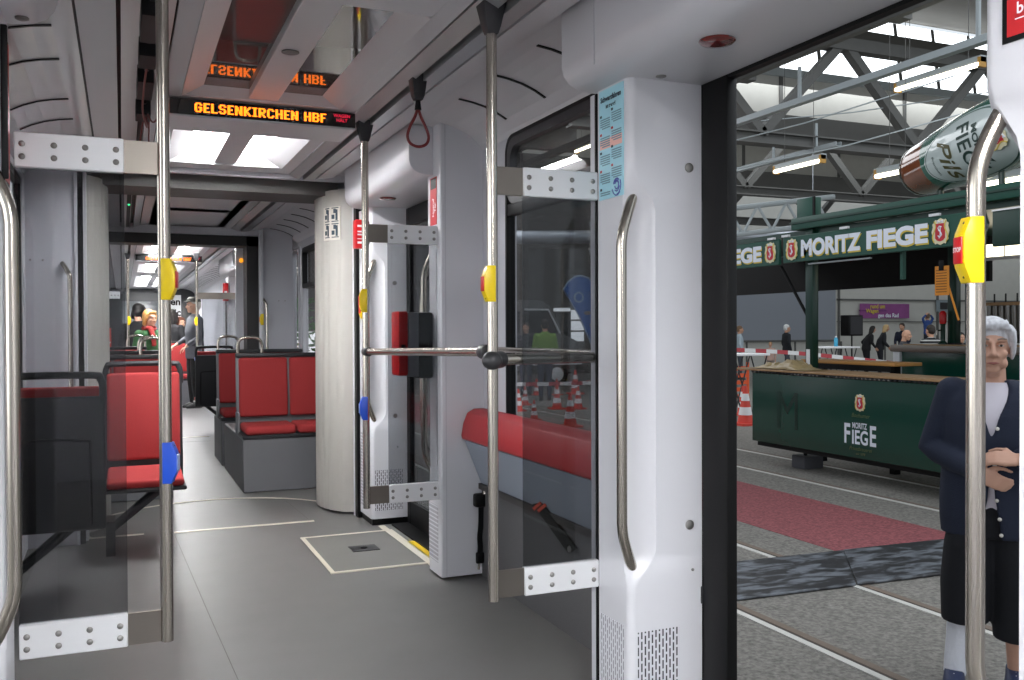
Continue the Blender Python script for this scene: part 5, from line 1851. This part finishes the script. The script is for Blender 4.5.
MB().lathe([(.05, 0), (.05, .004)], (0, 0, 0), 20, Matrix.Rotation(pi / 2, 3, 'X')).map(lambda p: p + Vector((5.63, 10.984, 1.73))).build('round_emblem', fm, fg)
for (u, w) in ((5.76, 1.52), (5.84, 1.36), (5.88, 1.20)):
    MB().ell((u, 10.985, w), (.055, .006, .028), 14, 8).build('oval_emblem', mat('flag_tan', '#9c8f80', .5), fg)
MB().tube([(6.06, 11.02, 1.9), (5.92, 11.02, G)], .014, 8).build('flag_pole', DARK, fg)
# side strip so that the upper window shows the hall roof too
# greenery beyond the far windows of the tram
for i, (x, y) in enumerate(((4.4, 26.5), (6.6, 28.8))):
    b = MB()
    rnd = random.Random(i)
    for k in range(420):
        a, z = rnd.random() * 6.28, rnd.random()
        r = .95 * sqrt(rnd.random()) * (1 - .3 * z)
        p = Vector((x + r * cos(a), y + r * sin(a), .3 + 1.9 * z))
        d = Vector((rnd.uniform(-1, 1), rnd.uniform(-1, 1), rnd.uniform(-.6, .6))).normalized() * .14
        e = d.cross(Vector((rnd.uniform(-1, 1), rnd.uniform(-1, 1), 1))).normalized() * .05
        b.add([p - d, p + e, p + d, p - e], [(0, 1, 2, 3)])
    t = thing('potted_shrub', ['green leafy shrub glimpsed through the far tram window', 'second green shrub farther off behind the tram window'][i], 'shrub', (x, y, G))
    b.build('foliage', mat('leaf_green', '#4f8a3c', .6, noise=.3, nscale=3), t, smooth=0)
    MB().tube([(x, y, G + .2), (x + .05, y, 1.3)], .05, 8).build('stem', mat('stem_brown', '#5a4632', .8), t)
    MB().lathe([(.25, G), (.33, G + .4)], (x, y, 0), 16).build('pot', DARKM, t)
# =================================================================== PEOPLE
def hand(b, wrist, d, nrm, side, s=1.0, curl=.5):
    """palm, four bent fingers of unequal length and a thumb leaving the side of the palm. d: finger direction, nrm: palm normal"""
    d, nrm = Vector(d).normalized(), Vector(nrm).normalized()
    w = d.cross(nrm).normalized() * side            # towards the thumb
    nrm = w.cross(d).normalized() * side
    W = Vector(wrist)
    for i in range(4):
        u = (.026 - .0173 * i) * s
        b.tube([W + w * u * .7, W + d * .045 * s + w * u, W + d * .088 * s + w * u], [.013 * s, .0125 * s, .0105 * s], 8)
    for i, L in enumerate((.068, .078, .072, .056)):
        u = (.027 - .0178 * i) * s
        p0 = W + d * .082 * s + w * u
        pts = [p0]
        ang = .15
        dd = d
        for k, fr in enumerate((.45, .32, .23)):
            ang += curl * (.75 if k else .45)
            dd = d * cos(ang) + nrm * sin(ang)
            pts.append(pts[-1] + dd * L * s * fr)
        b.tube(pts, [.0092 * s, .0088 * s, .0080 * s, .0066 * s], 8)
    t0 = W + d * .025 * s + w * .026 * s
    b.tube([t0, t0 + (w * .8 + d * .5 + nrm * .2) * .030 * s, t0 + (w * .75 + d * 1.1 + nrm * .5) * .045 * s, t0 + (w * .6 + d * 1.6 + nrm * .8) * .052 * s], [.014 * s, .0115 * s, .0098 * s, .0075 * s], 8)


def head_mb(b, s=1.0):
    """head about its own centre, facing -Y"""
    E = b.ell
    E((0, .012 * s, .022 * s), (.074 * s, .094 * s, .098 * s), 24, 16)
    E((0, -.028 * s, -.040 * s), (.058 * s, .062 * s, .078 * s), 20, 14)
    E((0, -.066 * s, -.100 * s), (.028 * s, .022 * s, .020 * s))
    b.tube([(0, -.086 * s, .020 * s), (0, -.098 * s, -.005 * s), (0, -.112 * s, -.032 * s), (0, -.098 * s, -.042 * s)], [.008 * s, .010 * s, .014 * s, .010 * s], 10)
    for x in (-1, 1):
        E((x * .012 * s, -.098 * s, -.036 * s), (.010 * s, .011 * s, .009 * s))
        E((x * .036 * s, -.066 * s, -.030 * s), (.024 * s, .022 * s, .022 * s))
        b.tube([(x * .010 * s, -.088 * s, .024 * s), (x * .032 * s, -.084 * s, .030 * s), (x * .056 * s, -.066 * s, .024 * s)], [.007 * s, .009 * s, .007 * s], 8)
        E((x * .075 * s, .008 * s, -.012 * s), (.010 * s, .022 * s, .034 * s))
    b.tube([(-.024 * s, -.080 * s, -.066 * s), (0, -.093 * s, -.064 * s), (.024 * s, -.080 * s, -.066 * s)], .0068 * s, 8)
    b.tube([(-.020 * s, -.080 * s, -.077 * s), (0, -.091 * s, -.077 * s), (.020 * s, -.080 * s, -.077 * s)], .0072 * s, 8)
    b.tube([(0, .030 * s, -.02 * s), (0, .032 * s, -.11 * s), (0, .030 * s, -.19 * s)], [.056 * s, .052 * s, .062 * s], 16)


def person(label, loc, rotz, h, top, trouser, hair, skin='#c99a80', hairstyle='short', lean=0.0, turn=0.0, arms=None, legs=((-.09, 0), (.09, 0)), shoes='#1a1a1c',
           group=None, wide=1.0, sleeves=True, coat=.86, vox=.016, only_upper=False, stripes=None):
    t = thing('person', label, 'person', loc, group, local=True, rotz=rotz)
    k = h / 1.75
    mt = mat('cloth_' + top.strip('#'), top, .85, noise=.12, nscale=30)
    ml = mat('cloth_' + trouser.strip('#'), trouser, .85, noise=.12, nscale=30)
    ms = mat('skin_' + skin.strip('#'), skin, .55)
    mh = mat('hair_' + hair.strip('#'), hair, .6, noise=.25, nscale=60)
    if stripes:
        mt = stripes

    def lean_fn(p):
        z0 = .95 * k
        if p.z <= z0:
            return p
        dz = p.z - z0
        a = lean * min(1, dz / (.35 * k))
        return Vector((p.x, p.y * cos(a) - dz * sin(a), z0 + dz * cos(a) + p.y * sin(a) * .3))
    arms = arms or {}
    # skin: head, neck, forearm ends and hands
    sk = MB()
    hd = MB()
    head_mb(hd, k)
    ct = Matrix.Rotation(turn, 3, 'Z')
    hd.map(lambda p: ct @ p + Vector((0, -.02 * k, 1.625 * k)))
    sk.add(hd.v, hd.f)
    cl = MB()
    cl.loft([(0, 0, coat * k, .165 * k * wide, .115 * k * wide), (0, 0, .95 * k, .172 * k * wide, .122 * k * wide), (0, 0, 1.06 * k, .158 * k * wide, .112 * k * wide), (0, -.005, 1.20 * k, .172 * k * wide, .120 * k * wide), (0, 0, 1.32 * k, .188 * k * wide, .115 * k),
             (0, .008 * k, 1.41 * k, .175 * k, .090 * k), (0, .012 * k, 1.455 * k, .105 * k, .070 * k), (0, .010 * k, 1.49 * k, .066 * k, .060 * k)], 22, 2.3)
    for sd in (-1, 1):
        A = arms.get(sd, ((.245, .02, 1.13), (.225, -.06, .88)))
        S = Vector((sd * .178, .005, 1.395)) * k
        El = Vector((sd * A[0][0], A[0][1], A[0][2])) * k
        Wr = Vector((sd * A[1][0], A[1][1], A[1][2])) * k
        d = (Wr - El).normalized()
        cl.tube([S, S.lerp(El, .35), El, El + d * .03 * k, Wr.lerp(El, .08)], [.066 * k * wide, .058 * k * wide, .048 * k, .046 * k, .036 * k], 14)
        cl.ell(S, (.068 * k, .066 * k, .066 * k))
        sk.tube([Vector((0, .005, 1.37)) * k, S, S.lerp(El, .5), El, Wr.lerp(El, .5), Wr.lerp(El, .2), Wr + d * .01 * k], [.05 * k, .046 * k, .042 * k, .034 * k, .032 * k, .028 * k, .024 * k], 10)
        hand(sk, Wr, d, (-sd, -.3, 0) if abs(d.z) > .6 else (0, .2, -1), 1 if (sd > 0) else -1, k, .5)
    lg = MB()
    sk.loft([(0, 0, .84 * k, .125 * k, .085 * k), (0, 0, 1.05 * k, .125 * k, .085 * k), (0, 0, 1.25 * k, .14 * k, .085 * k), (0, .005, 1.38 * k, .12 * k, .065 * k), (0, .008, 1.46 * k, .05 * k, .046 * k)], 18)
    for (x, y), sd in zip(legs, (-1, 1)):
        sk.tube([(sd * .075 * k, 0, .90 * k), ((sd * .09 + x) / 2 * k, (y * .5 - .03) * k, .48 * k), (x * k, y * k, .07 * k)], [.066 * k, .045 * k, .034 * k], 10)
    if not only_upper:
        lg.loft([(0, 0, .80 * k, .150 * k * wide, .110 * k), (0, 0, .92 * k, .168 * k * wide, .118 * k), (0, 0, 1.02 * k, .155 * k * wide, .105 * k)], 20, 2.3)
        sh = MB()
        for (x, y), sd in zip(legs, (-1, 1)):
            H = Vector((sd * .085 * k, 0, .90 * k))
            Kn = Vector(((sd * .09 + x) / 2 * k, (y * .5 - .035) * k, .48 * k))
            An = Vector((x * k, y * k, .075 * k))
            lg.tube([H, H.lerp(Kn, .5), Kn, Kn.lerp(An, .5), An], [.088 * k * wide, .076 * k * wide, .062 * k, .055 * k, .052 * k], 14)
            sh.loft([(x * k, (y - .045) * k, 0, .042 * k, .125 * k), (x * k, (y - .045) * k, .03 * k, .044 * k, .128 * k), (x * k, (y - .03) * k, .065 * k, .038 * k, .095 * k), (x * k, (y + .02) * k, .095 * k, .036 * k, .045 * k)], 16)
        remesh(lg.build('trousers', ml, t), vox * k, 3)
        sh.build('shoes', mat('shoe_' + shoes.strip('#'), shoes, .5), t)
    sk.map(lean_fn)
    cl.map(lean_fn)
    remesh(sk.build('body', ms, t), .0085 * k, 3)
    remesh(cl.build('jacket', mt, t), vox * k, 3)
    # face
    hc = Vector((0, -.02 * k, 1.625 * k))

    def onhead(b):
        return b.map(lambda p: lean_fn(ct @ p + hc))
    for x in (-1, 1):
        e = onhead(MB().ell((x * .031 * k, -.077 * k, .008 * k), (.0125 * k, .011 * k, .0085 * k), 10, 7)).build('eye', mat('eye_white', '#d9d4cf', .3), t)
        onhead(MB().ell((x * .031 * k, -.0865 * k, .008 * k), (.0055 * k, .003 * k, .0055 * k), 8, 6)).build('iris', BLACK, e)
    if hairstyle != 'bald':
        b = MB()
        b.ell((0, .026 * k, .050 * k), (.084 * k, .098 * k, .086 * k), 20, 14)
        b.ell((0, .055 * k, .0), (.078 * k, .070 * k, .085 * k), 18, 12)
        if hairstyle == 'long':
            b.loft([(0, .045 * k, -.20 * k, .085 * k, .045 * k), (0, .045 * k, -.10 * k, .095 * k, .062 * k), (0, .035 * k, .03 * k, .092 * k, .075 * k), (0, .02 * k, .10 * k, .06 * k, .06 * k)], 18)
            for x in (-1, 1):
                b.tube([(x * .070 * k, -.035 * k, .06 * k), (x * .086 * k, -.010 * k, -.02 * k), (x * .084 * k, .0, -.14 * k)], [.022 * k, .026 * k, .022 * k], 10)
        if hairstyle == 'bob':
            for x in (-1, 1):
                b.tube([(x * .060 * k, -.045 * k, .075 * k), (x * .084 * k, -.018 * k, .02 * k), (x * .085 * k, .010 * k, -.055 * k), (x * .06 * k, .05 * k, -.09 * k)], [.020 * k, .028 * k, .030 * k, .03 * k], 12)
            b.tube([(-.055 * k, -.055 * k, .085 * k), (0, -.078 * k, .092 * k), (.055 * k, -.055 * k, .085 * k)], .022 * k, 10)
        if hairstyle == 'cap':
            pass
        remesh(onhead(b).build('hair', mh, t), .010 * k, 3)
    if hairstyle == 'cap':
        b = MB().loft([(0, .012 * k, .055 * k, .090 * k, .112 * k), (0, .012 * k, .10 * k, .088 * k, .105 * k), (0, .015 * k, .135 * k, .055 * k, .07 * k)], 20)
        b.ell((0, -.085 * k, .062 * k), (.062 * k, .055 * k, .010 * k))
        onhead(b).build('cap', mat('cap_grey', '#34332f', .8), t)
    return t


# ---- the woman in the doorway
def woman():
    t = thing('person', 'white-haired woman in a navy cardigan standing outside the open doorway, hands clasped at her waist', 'person', (3.585, 2.955, G), local=True, rotz=radians(-50))
    k = 1.66 / 1.75
    skin = mat('skin_woman', '#c79a84', .5, noise=.10, nscale=18, bump=.05, bscale=120)
    navy = mat('cardigan_navy', '#1f2639', .9, noise=.20, nscale=220, bump=.25, bscale=180)
    skirt = mat('skirt_black', '#0f1118', .85, noise=.2, nscale=40)
    blouse = mat('blouse_white', '#ded8e2', .75, noise=.04, nscale=20)
    hairm = mat('hair_white', '#cfcfd4', .65, noise=.45, nscale=55, bump=1.0, bscale=60, stretch=(1, 1, .22))
    sk = MB()
    hd = MB()
    head_mb(hd, 1.0)
    # softer, older face: jowls and fuller cheeks
    for x in (-1, 1):
        hd.ell((x * .040, -.045, -.075), (.022, .026, .026))
        hd.tube([(x * .022, -.088, -.038), (x * .033, -.078, -.060), (x * .036, -.070, -.082)], [.006, .007, .006], 8)
    hd.ell((0, -.035, -.115), (.034, .034, .022))
    Mh = Matrix.Rotation(radians(4), 3, 'Z') @ Matrix.Rotation(radians(3), 3, 'X')
    HC = Vector((0, -.035, 1.548))
    hd.map(lambda p: Mh @ p + HC)
    sk.add(hd.v, hd.f)
    sk.tube([(0, -.005, 1.26), (0, -.006, 1.38), (0, -.010, 1.46)], [.085, .060, .056], 18)
    # arms: right elbow (image left) out, forearms across the waist, hands one over the other
    arms = {-1: ((-.245, .02, 1.075), (-.045, -.215, 1.00)), 1: ((.27, .03, 1.085), (.095, -.235, 1.070))}
    cd = MB()
    for sd, (e_, w_) in arms.items():
        S, El, Wr = Vector((sd * .155, .01, 1.335)), Vector(e_), Vector(w_)
        d = (Wr - El).normalized()
        cd.tube([S, S.lerp(El, .3), S.lerp(El, .7), El, El + d * .05, El.lerp(Wr, .55), El.lerp(Wr, .92)], [.072, .068, .062, .060, .056, .050, .041], 18)
        cd.ell(S, (.075, .072, .070))
        cd.tube([El.lerp(Wr, .86), El.lerp(Wr, .95)], [.046, .046], 16)
        sk.tube([Vector((0, .0, 1.31)), S, S.lerp(El, .5), El, El.lerp(Wr, .5), El.lerp(Wr, .8), Wr], [.05, .046, .044, .040, .036, .030, .026], 12)
        if sd > 0:
            hand(sk, Wr, (-.92, -.05, .05), (.1, .75, -.62), -1, .98, .62)
        else:
            hand(sk, Wr, (.85, -.15, -.38), (-.2, .9, .2), 1, .98, .7)
    # cardigan body with an open front between neck and waist, and again below the last fastened button
    R, Rb = [], []
    secs = [(.70, .205, .150), (.78, .212, .158), (.88, .212, .160), (.97, .206, .156), (1.06, .200, .152), (1.15, .204, .156), (1.24, .205, .148), (1.31, .196, .125), (1.365, .150, .098), (1.395, .098, .080)]
    gap = [.20, .16, .075, .03, .02, .02, .16, .34, .52, .66]
    n = 40
    for (z, rx, ry), g in zip(secs, gap):
        ring = []
        for i in range(n + 1):
            a = -pi / 2 + g + (2 * pi - 2 * g) * i / n
            ring.append((rx * cos(a), ry * sin(a) + .005, z))
        for i in range(n, -1, -1):
            a = -pi / 2 + g + (2 * pi - 2 * g) * i / n
            ring.append(((rx - .030) * cos(a), (ry - .030) * sin(a) + .005, z))
        R.append(ring)
    cd.rings(R)
    remesh(cd.build('cardigan', navy, t), .0085, 5)
    MB().loft([(0, .005, .74, .168, .120), (0, .005, .95, .172, .124), (0, .005, 1.12, .176, .128), (0, .005, 1.24, .182, .124), (0, .005, 1.32, .160, .102), (0, .0, 1.365, .105, .076), (0, -.002, 1.385, .082, .070)], 30, 2.1).build('blouse', blouse, t)
    sk.loft([(0, .005, .78, .13, .09), (0, .005, 1.0, .13, .09), (0, .005, 1.2, .14, .09), (0, .0, 1.33, .11, .07), (0, -.002, 1.38, .06, .055)], 20)
    sk.tube([(.085, .005, .85), (.10, .02, .45), (.104, .032, .22), (.100, .036, .10), (.10, .036, .05)], [.075, .055, .047, .034, .036], 16)
    sk.tube([(-.085, .005, .85), (-.11, -.01, .45), (-.125, -.035, .24), (-.140, -.050, .11), (-.145, -.055, .05)], [.075, .052, .046, .040, .038], 16)
    remesh(sk.build('body', skin, t), .0062, 4)
    sec2 = [(0, .01, .255, .205, .165), (0, .01, .30, .212, .170), (0, .01, .45, .205, .165), (0, .01, .62, .205, .160), (0, .01, .76, .195, .150), (0, .01, .90, .180, .135)]
    kl = MB()
    # wide culottes: two legs that merge above
    for sd, yo, zb in ((-1, -.02, .305), (1, .03, .235)):
        kl.loft([(sd * .105, yo, zb, .098, .108), (sd * .104, yo, zb + .05, .100, .112), (sd * .100, yo * .7, .48, .108, .125), (sd * .088, yo * .4, .66, .104, .128), (sd * .07, .005, .80, .095, .115)], 24)
    kl.loft([(0, .01, .70, .165, .125), (0, .01, .80, .175, .130), (0, .01, .92, .165, .120)], 28, 2.2)
    remesh(kl.build('culottes', skirt, t), .010, 5)
    whit = mat('sock_white', '#e4e6ee', .7, bump=.4, bscale=60)
    MB().tube([(-.116, -.02, .42), (-.125, -.035, .24), (-.140, -.050, .11), (-.145, -.055, .07)], [.056, .056, .050, .046], 16).build('stocking', whit, t)
    for sd, x, y in ((1, .10, .0), (-1, -.146, -.09)):
        sh = MB().loft([(x, y, .0, .046, .125), (x, y, .035, .048, .128), (x, y + .015, .075, .042, .095), (x, y + .055, .10, .040, .050)], 22)
        s_ = sh.build('shoe', mat('shoe_navy', '#2b3558', .5), t)
        for j in range(3):
            MB().tube([(x - .028, y - .03 + j * .028, .078 + j * .007), (x, y - .032 + j * .028, .086 + j * .008), (x + .028, y - .03 + j * .028, .078 + j * .007)], .004, 6).build('lace', WHITEP, s_)
    # buttons along the opening
    for z, yy, xx in ((1.19, -.157, -.022), (1.03, -.160, -.012), (.955, -.162, -.014), (.88, -.166, -.020), (.80, -.165, -.032), (.73, -.160, -.038)):
        MB().ell((-xx, yy, z), (.0085, .005, .0085), 12, 8).build('button', mat('button_pearl', '#d8d4cc', .25), t)
    # face details
    ons = lambda b: b.map(lambda p: Mh @ p + HC)
    for x in (-1, 1):
        e = ons(MB().ell((x * .031, -.0775, .006), (.0125, .0105, .0065), 14, 9)).build('eye', mat('eye_white', '#cfc8c2', .25), t)
        ons(MB().ell((x * .031, -.0868, .006), (.0055, .0025, .0055), 12, 8)).build('iris', mat('iris_dark', '#2c2622', .2), e)
        ons(MB().tube([(x * .018, -.0835, .0105), (x * .031, -.0895, .0145), (x * .046, -.0795, .0095)], .0032, 7)).build('eyelid', skin, t)
        ons(MB().tube([(x * .016, -.0935, .032), (x * .034, -.0905, .038), (x * .052, -.076, .032)], .0034, 7)).build('eyebrow', mat('brow_grey', '#8a7d74', .8), t)
    ons(MB().tube([(-.023, -.0845, -.0712), (-.010, -.0955, -.0700), (0, -.0965, -.0712), (.010, -.0955, -.0700), (.023, -.0845, -.0712)], [.002, .0052, .0058, .0052, .002], 8)).build('lips', mat('lip_woman', '#9c5f58', .5), t)
    hr = MB()
    hr.ell((0, .020, .046), (.084, .098, .086), 24, 16)
    hr.ell((0, .050, -.010), (.080, .066, .080), 20, 14)
    for x in (-1, 1):
        for q in range(5):
            dy = .016 * q
            hr.tube([(x * (.052 + .004 * q), -.062 + dy, .088), (x * (.074 + .003 * q), -.052 + dy, .062), (x * (.083 + .002 * q), -.034 + dy, .020), (x * .084, -.016 + dy, -.028), (x * (.080 - .002 * q), .0 + dy, -.062 + .006 * q)], [.013, .014, .014, .013, .008], 8)
    for q in range(6):
        hr.tube([(.045 - .02 * q, -.060, .112), (.052 - .021 * q, -.078, .094), (.062 - .023 * q, -.080, .074)], [.014, .013, .007], 8)
    remesh(ons(hr).build('hair', hairm, t), .0065, 3)
    ons(MB().ell((.083, .004, -.048), (.006, .006, .008), 10, 7)).build('earring', mat('pearl', '#e8e2d8', .2), t)
    return t


woman()

D = radians
person('elderly white-haired man in a dark jacket walking behind the green post', (19.85, 24, G), D(75), 1.74, '#23252b', '#4a4d55', '#e0e0e0', legs=((-.09, .16), (.09, -.18)))
person('small child in a pale pink top behind the barrier tape', (19.2, 24, G), D(-30), 1.18, '#c9a79a', '#8a8078', '#b08a60')
person('person in a pale blue shirt at the far left of the doorway behind the table', (18.0, 24, G), D(60), 1.70, '#b9c8d2', '#4a5058', '#7a6048')
person('woman in black leaning over beside the loudspeaker, hand on her hip', (23.2, 24, G), D(60), 1.72, '#17171a', '#15161a', '#1c1815', hairstyle='long', lean=.30, wide=1.2, arms={1: ((.30, .10, 1.15), (.20, -.06, 1.0)), -1: ((.24, -.10, 1.15), (.18, -.28, .95))})
person('blonde woman in dark clothes bending beside the woman in black', (23.9, 24.1, G), D(50), 1.76, '#2a2b30', '#20222a', '#c7a878', hairstyle='long', lean=.28, wide=1.2, arms={1: ((.24, -.12, 1.12), (.16, -.3, .95)), -1: ((.24, -.12, 1.12), (.16, -.3, .95))})
person('man in navy jacket and blue jeans at the right of the standing group', (24.9, 24.0, G), D(-70), 1.80, '#1d2336', '#33447a', '#3a2c22', wide=1.15, lean=.22, arms={1: ((.24, -.12, 1.12), (.15, -.32, 1.0)), -1: ((.24, -.12, 1.12), (.15, -.32, 1.0))})
person('bald man in a dark grey top bent over the bar', (14.6, 14.2, G), D(35), 1.60, '#3a3a3e', '#26262a', '#8a8078', hairstyle='bald', lean=.2)
sm = mat('striped_jersey', '#202226', .85)
nt = sm.node_tree
wv = nt.nodes.new('ShaderNodeTexWave')
wv.bands_direction = 'Z'
wv.inputs['Scale'].default_value = 4.5
tcn = nt.nodes.new('ShaderNodeTexCoord')
rpn = nt.nodes.new('ShaderNodeValToRGB')
rpn.color_ramp.interpolation = 'CONSTANT'
rpn.color_ramp.elements[0].color = lin('#1c1e22')
rpn.color_ramp.elements[1].position = .72
rpn.color_ramp.elements[1].color = lin('#b9b9b6')
nt.links.new(tcn.outputs['Object'], wv.inputs['Vector'])
nt.links.new(wv.outputs['Color'], rpn.inputs[0])
nt.links.new(rpn.outputs[0], nt.nodes['Principled BSDF'].inputs['Base Color'])
person('man in a black and white striped jersey behind the bar, back turned', (15.25, 14.0, G), D(170), 1.68, '#202226', '#26262a', '#2a211c', stripes=sm, wide=1.12)
person('person in a blue shirt with both arms raised at the far wall', (31.4, 29.0, G + .46), D(175), 1.74, '#34508c', '#2b2f3a', '#6a5240', arms={1: ((.27, .02, 1.55), (.10, .04, 1.72)), -1: ((.27, .02, 1.55), (.10, .04, 1.72))})
person('dark-haired person in black behind the beer taps', (16.1, 14.0, G), D(-30), 1.52, '#1f2024', '#26262a', '#15110f')
person('person in a lime green safety vest with back turned outside the side window', (8.87, 19.0, G), D(160), 1.84, '#7a9c48', '#3c4254', '#2a2420', wide=1.1)
person('person in a dark jacket beside the lime green vest', (9.15, 20.7, G), D(-40), 1.78, '#33353b', '#3a3f50', '#3a3028')
person('person in a lime green vest half hidden by the left window frame', (8.02, 19.45, G), D(60), 1.70, '#7f9f50', '#4a5058', '#b8b0a4')

person('woman with orange blonde hair, green jacket and red scarf far back in the tram', (.33, 13.1, 0), D(40), 1.58, '#2f5a34', '#2c2c30', '#cf9a58', hairstyle='bob')
sc = MB()
for i in range(14):
    a = 2 * pi * i / 14
    sc.ell((.33 + .072 * cos(a), 13.09 + .065 * sin(a), 1.335 + .012 * sin(3 * a)), (.028, .028, .026), 8, 6)
sc.tube([(.35, 13.0, 1.33), (.38, 12.955, 1.22), (.39, 12.95, 1.10)], [.035, .034, .03], 8)
so = sc.build('scarf', mat('scarf_red', '#9c2f2b', .8))
remesh(so, .012, 2)
for o_ in COL.objects:
    if o_.get('label', '').startswith('woman with orange blonde'):
        so.parent = o_
        so.matrix_parent_inverse = (Matrix.Translation(o_.location) @ o_.rotation_euler.to_matrix().to_4x4()).inverted()
        break
person('man in a grey jacket and cap standing in the aisle far back in the tram', (1.13, 16.4, 0), D(-75), 1.86, '#54565d', '#121214', '#d8d4cc', hairstyle='cap', wide=1.12, coat=.78, skin='#d0a58c',
       arms={1: ((.26, .0, 1.13), (.20, -.20, .98)), -1: ((.26, .0, 1.13), (.16, -.24, 1.0))})
person('dark-clothed passenger with bushy dark hair at the left far back in the tram', (.22, 14.4, 0), D(160), 1.70, '#1a1a1d', '#1c1c20', '#120f0d', hairstyle='bob')
person('passenger in black right of the woman with the orange blonde hair', (.86, 18.3, 0), D(150), 1.70, '#18181b', '#1c1c20', '#1a1412', hairstyle='long')
person('passenger with reddish brown hair beside the standing man', (1.02, 18.6, 0), D(30), 1.56, '#2a2527', '#1c1c20', '#6a3c2a', hairstyle='bob')

sp = thing('step_stool', 'grey step under the person in the blue shirt at the far wall', 'step', (31.4, 29.0, G))
MB().box(31.1, 31.7, 28.75, 29.3, G + .42, G + .46).build('tread', GIRD, sp)
for x in (31.13, 31.67):
    for y in (28.8, 29.25):
        MB().box(x - .02, x + .02, y - .02, y + .02, G, G + .42).build('leg', GIRD, sp)
